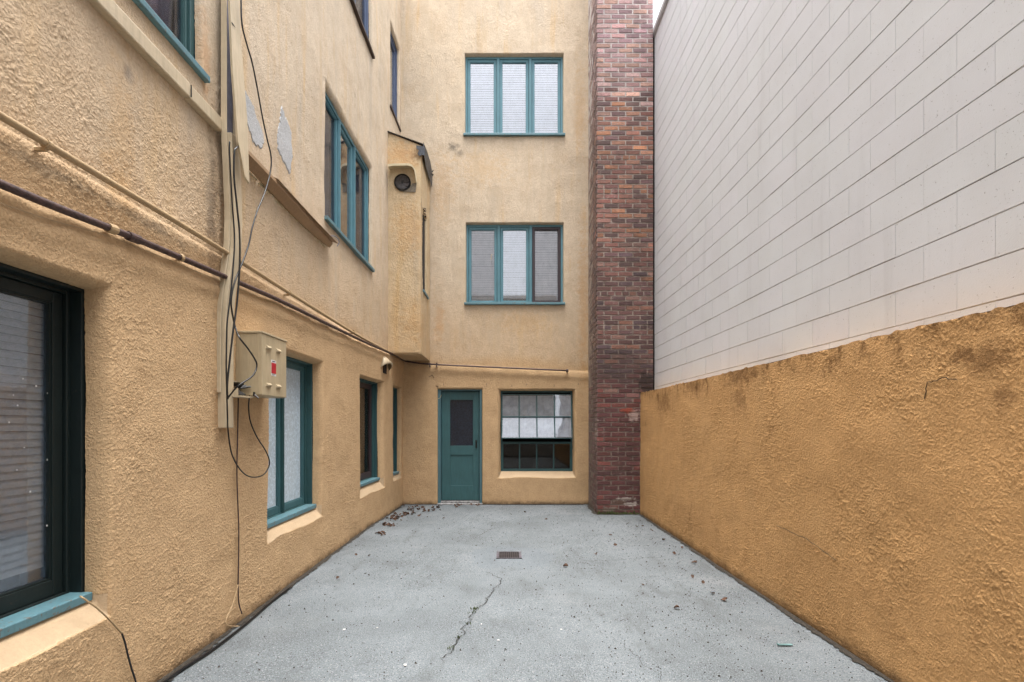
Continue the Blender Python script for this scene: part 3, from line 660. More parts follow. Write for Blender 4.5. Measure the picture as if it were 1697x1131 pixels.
def window(label, I, f, lights, mats, group=None, sill_n=0.06, sill_ext=0.03, jamb=0.035, jd=0.075, post=0.055, origin=None, inner=None, pitch=.0195):
    """f(u,v,n): n=0 is the front of the frame, negative goes inward.
    lights: list of (u0,u1,kind); mats: frame, sill, sash"""
    u0, u1, v0, v1 = I
    o3 = f((u0+u1)/2, v0, 0); w = thing('casement_window', label, 'window', o3, group)
    fr = MB(); t = jamb; ex = 0.02
    fr.box((u0-ex, v0-ex, -jd), (u0+t, v1+ex, -.002), f).box((u1-t, v0-ex, -jd), (u1+ex, v1+ex, -.002), f)
    fr.box((u0+t, v1-t, -jd), (u1-t, v1+ex, -.002), f).box((u0+t, v0-ex, -jd-.01), (u1-t, v0+.02, -.004), f)
    for a, b in zip(lights[:-1], lights[1:]):
        c = (a[1]+b[0])/2; fr.box((c-post/2, v0+.02, -jd), (c+post/2, v1-t, .004), f)
        fr.box((c-post*.22, v0+.02, .004), (c+post*.22, v1-t, .012), f)
    fr.build('frame', mats[0], w, bevel=.004)
    MB().box((u0-sill_ext, v0-.028, -.03), (u1+sill_ext, v0+.012, sill_n), f).build('sill', mats[1], w, bevel=.005)
    for (a, b, kind) in lights:
        a0, b0, c0, d0 = a+.004, b-.004, v0+.022, v1-t-.002
        sw = .04; sn0, sn1 = -.058, -.018
        smat = mats[2]; gm = M['glass']; blind = 'blind'; swb = .045
        if kind == 'dark': smat = M['sash_dark']; gm = M['glass_dim']; blind = 'blind_grey'; sn1 = -.006
        if kind == 'grey': blind = 'blind_grey'; gm = M['glass_dim']
        if kind == 'screen': gm = M['glass_screen']; blind = 'curtain'; sw = .022; swb = .022
        if kind == 'clear': gm = M['glass_clear']; blind = 'curtain'
        if kind == 'film': gm = M['film']; swb = .06
        if kind == 'filmdark': gm = M['film_dark']; swb = .07; blind = 'blind_grey'; sw = .05
        if kind == 'darkgap': gm = M['glass_dark']; blind = 'blind_grey'; sw = .06; swb = .08
        s = MB(); ring(s, f, a0, b0, c0, d0, sw, sn0, sn1, wb=swb)
        so_ = s.build('sash', smat, w, bevel=.003)
        bd = MB(); ring(bd, f, a0+sw, b0-sw, c0+swb, d0-sw, .008, sn0+.006, sn1-.008); bd.build('glazing_bead', smat, so_)
        MB().box((a0+sw-.004, c0+swb-.004, -.044), (b0-sw+.004, d0-sw+.004, -.040), f).build('pane', gm, so_)
        if blind in ('blind', 'blind_grey'):
            bl = MB(); gap = {'gap': .07}.get(kind, .0)
            bot = c0+swb+ (0.055 if kind == 'gap' else .002)
            if kind in ('film',): bot = c0+.24
            if kind in ('filmdark',): bot = c0+.13
            slats(bl, f, a0+sw-.012, b0-sw+.012, bot, d0-sw+.03, -.052, pitch=.034 if kind == 'filmdark' else (.030 if kind == 'film' else pitch))
            bl.build('blind', M[blind], w)
        else:
            cu = MB(); n = 36; vs = []
            for i in range(n+1):
                u = a0+sw*.2+(b0-a0-sw*.4)*i/n; dn = -.11+.018*math.sin(i*.9+a)+.008*math.sin(i*2.3)
                vs += [f(u, c0, dn), f(u, d0, dn)]
            cu.add(vs, [(2*i, 2*i+2, 2*i+3, 2*i+1) for i in range(n)]); cu.build('curtain', M[blind], w, smooth=True)
    # room behind the glass: five closed sides, open to the window
    rb = MB(); D = -.34; a, b, c, d = u0-.015, u1+.015, v0-.015, v1+.015
    P = [f(*p) for p in ((a, c, -.08), (b, c, -.08), (b, d, -.08), (a, d, -.08), (a, c, D), (b, c, D), (b, d, D), (a, d, D))]
    rb.add(P, [(4, 5, 6, 7), (0, 1, 5, 4), (1, 2, 6, 5), (2, 3, 7, 6), (3, 0, 4, 7)]); rb.build('room_lining', M['darkroom'] if inner is None else inner, w)
    return w
def lf(D, dx=0.0): return lambda u, v, n: (XL(u)-D+dx+n, u, v)
def bf(D): return lambda u, v, n: (u, ZB+D-n, v)
def thirds(I, j=.035, p=.055):
    w = (I[1]-I[0]-2*j-2*p)/3; a = I[0]+j; return [(a, a+w), (a+w+p, a+2*w+p), (a+2*w+2*p, a+3*w+2*p)]
def lights(I, kinds, **k): return [(a, b, q) for (a, b), q in zip(thirds(I, **k), kinds)]
TL = (M['teal'], M['teal_sill'], M['teal']); GR = (M['green'], M['teal_sill'], M['green'])
I = B_open['top'][0]; window('top-floor teal three-light window with white blinds on the end wall', I, bf(.09), lights(I, ('w', 'w', 'w')), TL, sill_n=.125, pitch=.041)
I = B_open['mid'][0]; wm = window('teal three-light window with one dark brown casement, middle floor of the end wall', I, bf(.09), lights(I, ('grey', 'gap', 'dark')), TL, sill_n=.125, pitch=.031)
hx = PB(816, 422, 8.88); MB().tube([hx, (hx[0]-.02, 8.86, hx[2]-.02), (hx[0]-.018, 8.87, hx[2]-.1)], .006, 6).build('latch', M['hood'], wm)
# left wall, upper floors
up = -.037
I = L_open['up1'][0]; window('dark upper window at the top left corner with a chipped teal sill', I, lf(.045, up), lights(I, ('screen', 'screen', 'screen')), GR, sill_n=.085)
I = L_open['up2'][0]; window('teal three-light window beside the sagging metal channel on the left wall', I, lf(.045, up), lights(I, ('screen', 'clear', 'screen')), TL, sill_n=.085)
I = L_open['up3'][0]; window('blue-grey framed window with dark brown sill at the top edge of the left wall', I, lf(.045, up), lights(I, ('screen', 'clear', 'screen')), (M['blue'], M['brown'], M['blue']), sill_n=.085)
I = L_open['up4'][0]; window('narrow blue-framed window high in the corner above the exhaust fan', I, lf(.045, up), [(I[0]+.035, I[1]-.035, 'clear')], (M['blue'], M['brown'], M['blue']), sill_n=.07)
# left wall, ground floor, deep frames
def two(I, kind, j=.035, p=.012):
    c = (I[0]+I[1])/2; return [(I[0]+j, c-p/2, kind), (c+p/2, I[1]-j, kind)]
def deep(label, key, kind, fm, sm, sash, single=False, jd=.10):
    I, O, D = L_open[key]; g = lf(D+.055)
    w = window(label, I, g, [(I[0]+.03, I[1]-.03, kind)] if single else two(I, kind, .03), (fm, sm, sash), sill_n=.095, sill_ext=.0, post=.016, jamb=.03, jd=.08)
    f = lf(D); c = MB(); ex = .015
    c.box((I[0]-ex, I[2]-ex, -.06), (I[0]+.012, I[3]+ex, -.003), f).box((I[1]-.012, I[2]-ex, -.06), (I[1]+ex, I[3]+ex, -.003), f).box((I[0]+.012, I[3]-.014, -.06), (I[1]-.012, I[3]+ex, -.003), f)
    c.build('casing', fm, w, bevel=.003)
    return w
wn1 = deep('large near window at far left, near-black green frame, cloudy plastic over blinds', 'near', 'filmdark', M['green_dark'], M['teal_sill'], M['green_dark'], single=True)
wn2 = deep('teal window behind the utility box with bubbled white film on the glass', 'second', 'film', M['green'], M['teal_sill'], M['teal_low'])
wn3 = deep('dark-glazed ground-floor window with teal jamb, third along the left wall', 'third', 'darkgap', M['green'], M['teal_sill'], M['sash_dark'], single=True)
wn4 = deep('narrowest ground-floor window, next to the far left corner', 'fourth', 'darkgap', M['green'], M['teal_sill'], M['green'], single=True)
# loose white scraps stuck to the near film
sc = MB(); r6 = random.Random(4)
for px, py in ((38, 628), (22, 655), (29, 672), (40, 742), (28, 779), (79, 652), (79, 762), (78, 871), (60, 640), (15, 700), (50, 815)):
    X = XL(1)-.10-.055-.036; p = PL(px, py, X); s = r6.uniform(.0015, .0042)
    sc.box((p[0]-.0005, p[1]-s, p[2]-s*1.2), (p[0]+.002, p[1]+s*.6, p[2]+s))
sc.build('film_scrap', M['white'], wn1)

# ------------------------------------------------------------------ basement window in the end wall
I = B_open['basement'][0]; f = bf(.12)
bwn = thing('basement_window', 'metal-framed multi-pane window with its upper sash tilted open, beside the brick chimney', 'window', ((I[0]+I[1])/2, ZB, I[2]))
fr = MB(); ring(fr, f, I[0]-.012, I[1]+.012, I[2]-.012, I[3]+.012, .04, -.07, -.004); fr.box((I[0]+.028, 1.072, -.05), (I[1]-.028, 1.095, -.012), f); fr.build('frame', M['green'], bwn, bevel=.003)
# fixed lower lights
lw = MB(); ring(lw, f, I[0]+.028, I[1]-.028, I[2]+.028, 1.072, .016, -.045, -.014)
for k in (1, 2, 3):
    u = I[0]+.03+(I[1]-I[0]-.06)*k/4; lw.box((u-.011, I[2]+.03, -.045), (u+.011, 1.07, -.012), f)
s1 = lw.build('lower_sash', M['green'], bwn, bevel=.002)
MB().box((I[0]+.03, I[2]+.03, -.034), (I[1]-.03, 1.07, -.030), f).build('pane', M['glass_dark'], s1)
# upper sash tilts out at the bottom
tz, bz, th = 1.945, 1.155, 0.135
def tf(u, v, n):
    k = (tz-v)/(tz-bz); return f(u, v, n+th*k)
us = MB(); ua, ub = I[0]+.012, I[1]-.012
ring(us, tf, ua, ub, bz, tz, .018, -.03, -.006)
for k in (1, 2, 3):
    u = ua+(ub-ua)*k/4; us.box((u-.010, bz+.018, -.03), (u+.010, tz-.018, -.007), tf)
us.box((ua+.018, 1.531, -.031), (ub-.018, 1.549, -.005), tf)
s2 = us.build('tilted_sash', M['green'], bwn, bevel=.002)
# slightly bowed panes so each catches the sky differently
for i in range(4):
    for j in range(2):
        a = ua+(ub-ua)*i/4+.010; b = ua+(ub-ua)*(i+1)/4-.010; c = (bz+.016, 1.533)[j]; d = (1.547, tz-.016)[j]
        n = 6; vs = []; rr = random.Random(i*3+j); tl = rr.uniform(-.004, .004)
        for p in range(n+1):
            for q in range(n+1):
                u = a+(b-a)*p/n; v = c+(d-c)*q/n; bow = .0015*(1-((q/n-.5)*2)**2)
                lean = (.036 if j == 0 else -.022)*(.5-q/n); vs.append(tf(u, v, -.019+bow+tl*(q/n)+lean))
        m = MB(); m.add(vs, [(p*(n+1)+q, (p+1)*(n+1)+q, (p+1)*(n+1)+q+1, p*(n+1)+q+1) for p in range(n) for q in range(n)])
        m.build('pane', M['glass_wave'], s2, smooth=True)
# grey film hanging behind the tilted sash
cu = MB(); n = 60; vs = []
for i in range(n+1):
    u = ua+.02+(ub-ua-.04)*i/n; dn = -.045+.006*math.sin(i*.7)+.004*math.sin(i*2.1)
    vs += [tf(u, bz+.03, dn), tf(u, tz-.03, dn-.01)]
cu.add(vs, [(2*i, 2*i+2, 2*i+3, 2*i+1) for i in range(n)]); cu.build('plastic_sheet', plain('sheer_plastic', (206, 216, 228), .6, 0, .35, 5), bwn, smooth=True)
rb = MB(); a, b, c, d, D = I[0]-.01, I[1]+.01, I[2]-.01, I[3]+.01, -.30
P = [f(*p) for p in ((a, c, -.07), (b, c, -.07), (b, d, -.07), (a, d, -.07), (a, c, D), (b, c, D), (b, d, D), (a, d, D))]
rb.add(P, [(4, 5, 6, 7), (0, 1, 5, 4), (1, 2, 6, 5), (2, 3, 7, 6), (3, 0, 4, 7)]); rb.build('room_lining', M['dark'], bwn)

# ------------------------------------------------------------------ door
I = B_open['door'][0]; f = bf(.05)
dd = thing('back_door', 'teal panelled door with dark wired glass, left of the basement window', 'door', ((I[0]+I[1])/2, ZB, 0))
fr = MB(); fr.box((I[0]-.012, -.01, -.10), (I[0]+.05, I[3], .012), f).box((I[1]-.04, -.01, -.10), (I[1]+.012, I[3], .012), f).box((I[0]+.05, I[3]-.022, -.10), (I[1]-.04, I[3]+.012, .010), f)
fr.build('door_frame', M['door_frame'], dd, bevel=.004)
g = bf(.10); a, b, c, d = I[0]+.055, I[1]-.045, .062, 1.99
px = lambda x: (x-CX)*8.96/F; pz = lambda y: EYE+(CY-y)*8.96/F
gx0, gx1, gz0, gz1 = px(746), px(783.8), pz(738.9), pz(663); pz0, pz1 = pz(805), pz(754.4)
lf_ = MB()
lf_.box((a, c, -.04), (gx0, d, 0), g).box((gx1, c, -.04), (b, d, 0), g).box((gx0, gz1, -.04), (gx1, d, 0), g).box((gx0, pz1, -.04), (gx1, gz0, 0), g).box((gx0, c, -.04), (gx1, pz0, 0), g)
lf_.box((gx0, pz0, -.035), (gx1, pz1, -.012), g)
leaf = lf_.build('door_leaf', M['door'], dd, bevel=.004)
MB().box((gx0-.002, gz0-.002, -.026), (gx1+.002, gz1+.002, -.020), g).build('pane', plain('smoked_wired_glass', (44, 52, 66), .18, 0, .4, 40, bd=.0005), leaf)
hx0, hz0, hz1 = px(789.3), pz(743), pz(729.5)
h = MB(); h.box((hx0-.015, hz0, 0), (hx0+.015, hz1, .006), g); h.tube([g(hx0, hz0+.02, .004), g(hx0, hz0+.025, .035), g(hx0, hz1-.025, .035), g(hx0, hz1-.02, .004)], .006, 6)
h.build('handle', M['black'], leaf)
th_ = MB(); th_.box((a-.02, -.01, -.04), (b+.02, .05, .05), g); th_.box((a-.06, -.01, .05), (b+.06, .02, .14), g); th_.build('threshold', M['threshold'], dd, bevel=.008)
wire = MB(); wire.tube([PB(726, 661, 8.8), PB(729, 660, 8.78), PB(731.5, 655, 8.77)], .004, 5); wire.build('hook', M['hood'], dd)
random.seed(3)

# ------------------------------------------------------------------ bay projecting from the corner
YF, XR, ZB0 = 7.96, -1.33, 2.515
bay = thing('wall_bay', 'tan stucco bay jutting out in the far left corner, carrying the exhaust fan', 'bay', (-1.57, 8.4, ZB0))
def bay_top(x): return 5.80+(5.99-5.80)*(XR-x)/(XR+1.80)
fanc = (-1.622, 5.205)
def noisegrid(name, P00, du, dv, nu, nv, nrm, seed, mat, parent, topf=None, amp=1.0):
    U = np.linspace(0, 1, nu+1); V = np.linspace(0, 1, nv+1); uu, vv = np.meshgrid(U, V, indexing='ij')
    du, dv, nrm, P00 = map(np.array, (du, dv, nrm, P00)); L1 = np.linalg.norm(du); L2 = np.linalg.norm(dv)
    h = stucco_h(uu*L1+3, vv*L2+3, seed)*amp*1.1
    edge = np.minimum(np.minimum(uu, 1-uu)*L1, np.minimum(vv, 1-vv)*L2); h = h*np.clip(edge/.02, 0, 1)-0.012*np.clip(1-edge/.02, 0, 1)**2
    co = P00+uu[..., None]*du+vv[..., None]*dv+h[..., None]*nrm
    if topf: co[..., 2] += vv*topf(uu)
    me = bpy.data.meshes.new(name); vs = co.reshape(-1, 3)
    a = (np.arange(nu)[:, None]*(nv+1)+np.arange(nv)[None, :]).ravel(); q = np.stack([a, a+nv+1, a+nv+2, a+1], -1)
    me.from_pydata(vs.tolist(), [], q.tolist()); me.materials.append(mat); me.shade_smooth(); me.update()
    return link(name, me, None, parent)
noisegrid('front_face', (-1.93, YF, ZB0), (XR+1.93, 0, 0), (0, 0, 5.80-ZB0), 60, 340, (0, -1, 0), 201, M['stucco_bay'], bay, topf=lambda u: 0.24*(1-u))
# right face with the narrow window opening
SW = (8.10, 8.56, 3.55, 4.87)
smap = lambda u, v, n: (XR+n, u+0*n, v+0*n)
wall_sheet('side_face', [(YF, 8.87, .012)], [(ZB0, 5.80, .012)], [(SW, (8.08, 8.58, 3.53, 4.91), .05)], smap, 211, M['stucco_bay'], thick=.04, parent=bay)
noisegrid('soffit', (-1.93, YF, ZB0), (0, 8.88-YF, 0), (XR+1.93, 0, 0), 60, 40, (0, 0, -1), 221, M['stucco_bay'], bay)
rf = MB(); ov = .03
rf.add([(-1.86, YF-ov, 6.00), (XR+ov, YF-ov, 5.795), (XR+ov, 8.87, 5.885), (-1.86, 8.87, 6.09), (-1.86, YF-ov, 6.012), (XR+ov, YF-ov, 5.807), (XR+ov, 8.87, 5.897), (-1.86, 8.87, 6.102)],
    [(0, 3, 2, 1), (4, 5, 6, 7), (0, 1, 5, 4), (1, 2, 6, 5), (2, 3, 7, 6), (3, 0, 4, 7)])
rf.build('roof', M['tar'], bay)
fl = MB(); r8 = random.Random(21)
def scrap(mb, pts, thk=.006):
    n = len(pts); d = Vector((0.004, thk, 0)); mb.add([Vector(p) for p in pts]+[Vector(p)+d for p in pts], [tuple(range(n)), tuple(range(2*n-1, n-1, -1))]+[(i, (i+1) % n, n+(i+1) % n, n+i) for i in range(n)])
y = YF-.035
scrap(fl, [PB(690, 241, y), PB(703, 243, y), PB(704, 258, y), PB(699, 257, y), PB(695, 259, y), PB(692, 255, y), PB(694, 250, y), PB(690, 246, y)])
fl.add([(XR+.035, YF-.035, 5.83), (XR+.05, 8.2, 5.84), (XR+.06, 8.5, 5.82), (XR+.05, 8.84, 5.78), (XR+.038, YF-.035, 5.70), (XR+.03, 8.2, 5.60), (XR+.03, 8.5, 5.58), (XR+.04, 8.84, 5.55)], [(0, 1, 5, 4), (1, 2, 6, 5), (2, 3, 7, 6)])
flo = fl.build('torn_flashing', M['flash'], bay); sm = flo.modifiers.new('s', 'SOLIDIFY'); sm.thickness = .004
rg = MB()
for k in range(14):
    p = PB(r8.uniform(709, 719), r8.uniform(282, 296), r8.uniform(8.62, 8.84)); s = r8.uniform(.012, .035)
    rg.add([Vector(p)+Vector((r8.uniform(-s, s), r8.uniform(-s, s), r8.uniform(-s, s))) for _ in range(4)], [(0, 1, 2), (0, 2, 3), (0, 3, 1), (1, 3, 2)])
for k in range(16):
    p = PB(r8.uniform(701, 705), r8.uniform(346, 368), r8.uniform(8.1, 8.3)); p = (XR+.02, p[1], p[2]); s = r8.uniform(.012, .03)
    rg.add([Vector(p)+Vector((r8.uniform(-s, s), r8.uniform(-s, s), r8.uniform(-s, s))) for _ in range(4)], [(0, 1, 2), (0, 2, 3), (0, 3, 1), (1, 3, 2)])
rg.build('rotten_debris', M['tar'], bay)['kind'] = 'stuff'
MB().box((XR-.012, YF-.002, 5.72), (XR+.02, 8.86, 5.79)).build('fascia', plain('rotten_fascia', (150, 110, 78), .9, 0, .5, 20), bay)
ww = window('thin teal window in the side of the corner bay', SW, lambda u, v, n: (XR-.04+n, u, v), [(SW[0]+.03, SW[1]-.03, 'clear')], TL, sill_n=.07, sill_ext=.02, jamb=.03)
# fan, hood
fan = thing('exhaust_fan', 'round black exhaust fan under a dented pale hood', 'fan', (fanc[0], YF, fanc[1]))
fm = MB(); n = 28; vs = []; fx, fz, fr_ = fanc[0], fanc[1], .131
for k in range(n):
    th = 2*math.pi*k/n; c, s = math.cos(th), math.sin(th)
    vs += [(fx+c*fr_, YF-.028, fz+s*fr_), (fx+c*(fr_-.012), YF-.03, fz+s*(fr_-.012)), (fx+c*(fr_-.012), YF-.008, fz+s*(fr_-.012)), (fx+c*fr_, YF+.01, fz+s*fr_)]
fs_ = []
for k in range(n):
    a, b = 4*k, 4*((k+1) % n); fs_ += [(a, b, b+1, a+1), (a+1, b+1, b+2, a+2), (a+3, b+3, b, a)]
fm.add(vs, fs_); fm.add([(fx+math.cos(2*math.pi*k/n)*fr_, YF-.0095, fz+math.sin(2*math.pi*k/n)*fr_) for k in range(n)], [tuple(range(n))]); fm.build('housing', M['dark'], fan)
for k in range(8):
    th = 2*math.pi*k/8+.2; bl = MB()
    P = []
    for (r_, w_, tw) in ((.022, .012, .25), (.07, .034, .35), (.112, .042, .45)):
        for sgn in (-1, 1):
            ang = th+sgn*w_/r_*.9+.25*(r_-.02)/.1; P.append((fx+r_*math.cos(ang), YF-.020+sgn*w_*.18, fz+r_*math.sin(ang)))
    bl.add(P, [(0, 1, 3, 2), (2, 3, 5, 4)]); o = bl.build('blade', plain('fan_blade_metal', (74, 68, 66), .5, .3, .4) if k == 0 else bpy.data.materials['fan_blade_metal'], fan); sm = o.modifiers.new('s', 'SOLIDIFY'); sm.thickness = .003
hb = MB(); hb.tube([(fx, YF-.035, fz), (fx, YF-.012, fz)], .022, 12, 1); hb.build('hub', M['fan'], fan)
# hood: curved sheet over the fan, right side turned down
hx0, hx1 = -1.80, -1.415; vs = []; path = [(hx0-.02, 5.385), (hx0+.05, 5.40), (hx1-.09, 5.405), (hx1-.03, 5.385), (hx1+.003, 5.33), (hx1+.012, 5.26), (hx1+.016, 5.18)]
for (x_, z_) in path: vs += [(x_, YF-.145+max(0, (5.33-z_))*.5, z_), (x_, YF+.005, z_+.03)]
for (x_, z_) in path: vs += [(x_, YF-.145+max(0, (5.33-z_))*.5, z_+.035 if z_ > 5.3 else z_), (x_, YF+.005, z_+.06 if z_ > 5.3 else z_)]
m = len(path); hm = MB()
hm.add(vs, [(2*i, 2*i+2, 2*i+3, 2*i+1) for i in range(m-1)]+[(2*m+2*i, 2*m+2*i+1, 2*m+2*i+3, 2*m+2*i+2) for i in range(m-1)]+[(2*i, 2*m+2*i, 2*m+2*i+2, 2*i+2) for i in range(m-1)])
ho = hm.build('hood', M['hood'], fan); sm = ho.modifiers.new('s', 'SOLIDIFY'); sm.thickness = .004
pt = MB(); scrap(pt, [(-1.68, YF-.012, 5.07), (-1.42, YF-.012, 5.055), (-1.41, YF-.012, 5.2), (-1.47, YF-.012, 5.19), (-1.52, YF-.012, 5.11), (-1.66, YF-.012, 5.10)]); pt.build('mortar_patch', M['mortar_patch'], fan)

# ------------------------------------------------------------------ pipes
def clamp(mb, x, y, z, r, w=.02):
    mb.tube([(x, y-w/2, z), (x, y+w/2, z)], r+.005, 12, 1); mb.box((x-.045, y-w*.4, z-r-.012), (x, y+w*.4, z-r+.0))
tp = thing('pipe', 'straight tan-painted pipe running level along the left wall', 'pipe', (-1.86, 2, 2.52))
mb = MB(); XTP = -1.845
pts = [(XTP, 0.4, 2.53)]+[(XL(y)+.028, y, z) for y, z in ((1.85, 2.519), (3.1, 2.53), (4.2, 2.518), (6, 2.51), (7.0, 2.515), (7.9, 2.525))]
mb.tube(pts, .0155, 12, 6).build('pipe_run', M['tan_pipe'], tp, smooth=True)
for y in (2.03, 4.3, 6.1):
    c = MB(); clamp(c, XL(y)+.028, y, 2.518, .0155); c.build('bracket', M['tan_pipe'], tp)
bp = thing('pipe', 'rusty dark brown pipe sloping along the left wall below the tan pipe', 'pipe', (-1.86, 2, 2.3))
mb = MB(); mb.tube([(XL(y)+.030, y, float(pipe_z(y))) for y in (0.5, 1.84, 2.46, 3.25, 4.12, 5.0, 5.86, 6.8, 7.66, 8.3)]+[(-1.76, 8.74, 2.51), (-1.66, 8.80, 2.49)], .0165, 12, 6).build('pipe_run', M['rust'], bp, smooth=True)
for y, w in ((2.36, .045), (2.50, .075), (2.86, .02)):
    z = float(pipe_z(y)); MB().tube([(XL(y)+.030, y-w/2, z-.003), (XL(y)+.030, y+w/2, z+.003)], .0225, 12, 1).build('coupling', M['rust' if w > .05 else 'tan_pipe'], bp)
ep = thing('pipe', 'thin dark pipe above the door and basement window ending in a cap', 'pipe', (0, 8.8, 2.4))
a0 = (-1.66, 8.80, 2.49); a1 = (-1.31, 8.80, 2.452); a2 = PB(940, 614.5, 8.80)
MB().tube([a0, a1, (-.3, 8.80, a1[2]+(a2[2]-a1[2])*.45), a2], .0145, 12, 5).build('pipe_run', M['rust'], ep, smooth=True)
MB().tube([(a2[0]-.02, a2[1], a2[2]+.001), (a2[0]+.02, a2[1], a2[2]-.001)], .026, 10, 1).tube([(a2[0]+.004, 8.80, a2[2]), (a2[0]+.004, 8.87, a2[2]-.02)], .013, 8, 1).build('end_cap', M['rust'], ep)
for x_ in (-1.32, -1.2): MB().box((x_-.008, 8.78, 2.40), (x_+.008, 8.85, 2.475)).build('bracket', M['rust'], ep)
# a thin string below the brown pipe
tag(MB().tube([(XL(y)+.018, y, z) for y, z in ((.6, 2.14), (1.86, 2.205), (2.4, 2.275), (3.2, 2.32), (4.1, 2.37), (5.0, 2.41), (6.0, 2.43))], .0018, 5, 5).build('wire', M['tan_pipe']), 'thin tan wire strung just under the rusty brown pipe', 'wire')

# ------------------------------------------------------------------ horizontal raceway strip and sagging channel
st = thing('cable_raceway', 'level tan metal raceway under the top left window', 'raceway', (-1.88, 2, 3.3))
f = lambda u, v, n: (XL(u)-.04+n, u, v)
MB().box((0.3, 3.318, 0), (2.98, 3.405, .052), f).build('cover', M['tan_metal'], st, bevel=.007)
MB().box((2.985, 3.319, 0), (3.33, 3.404, .050), f).build('cover', M['tan_metal'], st, bevel=.007)
sgc = thing('cable_channel', 'sagging tan metal channel hanging off the left wall beside the teal window', 'channel', (-1.86, 4.4, 3.3))
n = 40; vs = []
for i in range(n+1):
    t = i/n; y = 3.42+(5.36-3.42)*t
    sag = -.034*math.sin(math.pi*t**1.25)-.0; top = 3.31+.012*math.sin(t*3.1); out = .072+.012*math.sin(t*4)
    x = XL(y)-.025
    vs += [(x+.004, y, 3.283+sag*1.2-.0), (x+.03, y, 3.272+sag*1.2), (x+out, y, top+sag*.7), (x+out-.004, y, top+.03+sag*.7), (x+out-.012, y, top+.03+sag*.7), (x+.02, y, 3.30+sag*1.1)]
mb = MB(); mb.add(vs, [(6*i+k, 6*i+k+1, 6*i+k+7, 6*i+k+6) for i in range(n) for k in range(5)])
o = mb.build('channel_tray', M['brown_inner'], sgc, smooth=False); sm = o.modifiers.new('s', 'SOLIDIFY'); sm.thickness = .003
vs = []
for i in range(n+1):                                            # second lip that has sprung away towards the far end
    t = i/n; y = 4.0+(5.44-4.0)*t; x = XL(y)-.02; g = .03*math.sin(math.pi*min(1, t*1.05))
    vs += [(x+.095, y, 3.335+.006*t-.010*math.sin(t*3.1)), (x+.055, y, 3.355+.02*math.sin(t*3.1)), (x+.01, y, 3.372+.01*math.sin(t*3.1))]
mb = MB(); mb.add(vs, [(3*i+k, 3*i+k+1, 3*i+k+4, 3*i+k+3) for i in range(n) for k in range(2)])
o = mb.build('sprung_lip', M['brown_inner'], sgc); sm = o.modifiers.new('s', 'SOLIDIFY'); sm.thickness = .003
MB().tube([(XL(5)-.01, 5.30, 3.37), (XL(5)+.05, 5.38, 3.40), (XL(5)+.085, 5.42, 3.36), (XL(5)+.07, 5.40, 3.30)], .004, 6).build('end_hook', M['steel'], sgc)
# old caulk line where it pulled off
ck = MB(); r9 = random.Random(8)
for k in range(60):
    y = r9.uniform(3.6, 5.3); s = r9.uniform(.004, .012); z = 3.262-.018*math.sin(math.pi*(y-3.42)/1.94)
    ck.box((XL(y)-.03, y-s*1.6, z-s*.5), (XL(y)-.015, y+s*1.6, z+s*.5))
ck.build('caulk_remains', M['hood'], sgc)['kind'] = 'stuff'

# ------------------------------------------------------------------ vertical raceway
vr = thing('cable_raceway', 'tall bent vertical tan raceway on the left wall with its top cover sprung loose', 'raceway', (-1.86, 3.37, 1.37))
def vx(z): # bows out over the pipes, back to the wall below
    return np.interp(z, [1.3, 1.8, 2.0, 2.3, 2.6, 2.9, 3.4, 4.3], [-1.862, -1.862, -1.858, -1.835, -1.80, -1.80, -1.83, -1.835])
def vprof(zs, y0, y1, dep, name, mat, xo=0.0, yo=lambda z: 0, tw=lambda z: 1.0, sol=0):
    mb = MB(); vs = []
    for z in zs:
        x = vx(z)+xo; a, b = y0+yo(z), y0+yo(z)+(y1-y0)*tw(z)
        vs += [(x-dep*.5, a, z), (x+dep*.5, a, z), (x+dep*.5, b, z), (x-dep*.5, b, z)]
    n = len(zs); fs = [(4*i+k, 4*i+(k+1) % 4, 4*i+4+(k+1) % 4, 4*i+4+k) for i in range(n-1) for k in range(4)]+[(0, 1, 2, 3), tuple(4*n-4+k for k in (3, 2, 1, 0))]
    mb.add(vs, fs); return mb.build(name, mat, vr, bevel=.004)
zs = list(np.linspace(1.372, 3.32, 50))
def dy(z): return float(np.interp(z, [1.3, 2.05, 2.2, 2.36, 2.55, 2.78, 3.1, 3.32, 4.4], [3.283, 3.285, 3.292, 3.318, 3.352, 3.366, 3.345, 3.330, 3.33]))-3.335
def vx(z): return np.interp(z, [1.3, 2.1, 2.4, 2.6, 2.9, 3.4, 4.3], [-1.853, -1.853, -1.842, -1.836, -1.836, -1.84, -1.84])
vprof(zs, 3.335, 3.435, .055, 'duct', M['tan_metal'], xo=.006, yo=dy)
vprof(list(np.linspace(3.32, 4.4, 12)), 3.345, 3.435, .012, 'back_plate', M['steel'], xo=-.018)
vprof(list(np.linspace(1.6, 4.4, 40)), 3.322, 3.330, .040, 'edge_strip', M['tan_metal'], xo=-.010, yo=dy)
# wide cover flat on the wall above, and the loose strip that hangs off it
MB().box((-1.895, 3.435, 3.30), (-1.835, 3.50, 4.45)).build('upper_cover', M['tan_metal'], vr, bevel=.004)
p = [PL(381, 0, -1.80), PL(394, 0, -1.79), PL(402, 100, -1.77), PL(410, 200, -1.75), PL(413.5, 304, -1.74), PL(406, 293, -1.745), PL(395, 235, -1.75), PL(386, 120, -1.775)]
mb = MB(); d = Vector((-.016, .004, 0)); nP = len(p)
mb.add([Vector(q) for q in p]+[Vector(q)+d for q in p], [(0, 1, 2, 7), (7, 2, 3, 6), (6, 3, 4, 5), (8, 15, 10, 9), (15, 14, 11, 10), (14, 13, 12, 11)]+[(i, i+8, (i+1) % 8+8, (i+1) % 8) for i in range(8)])
mb.build('loose_cover', M['tan_metal'], vr)
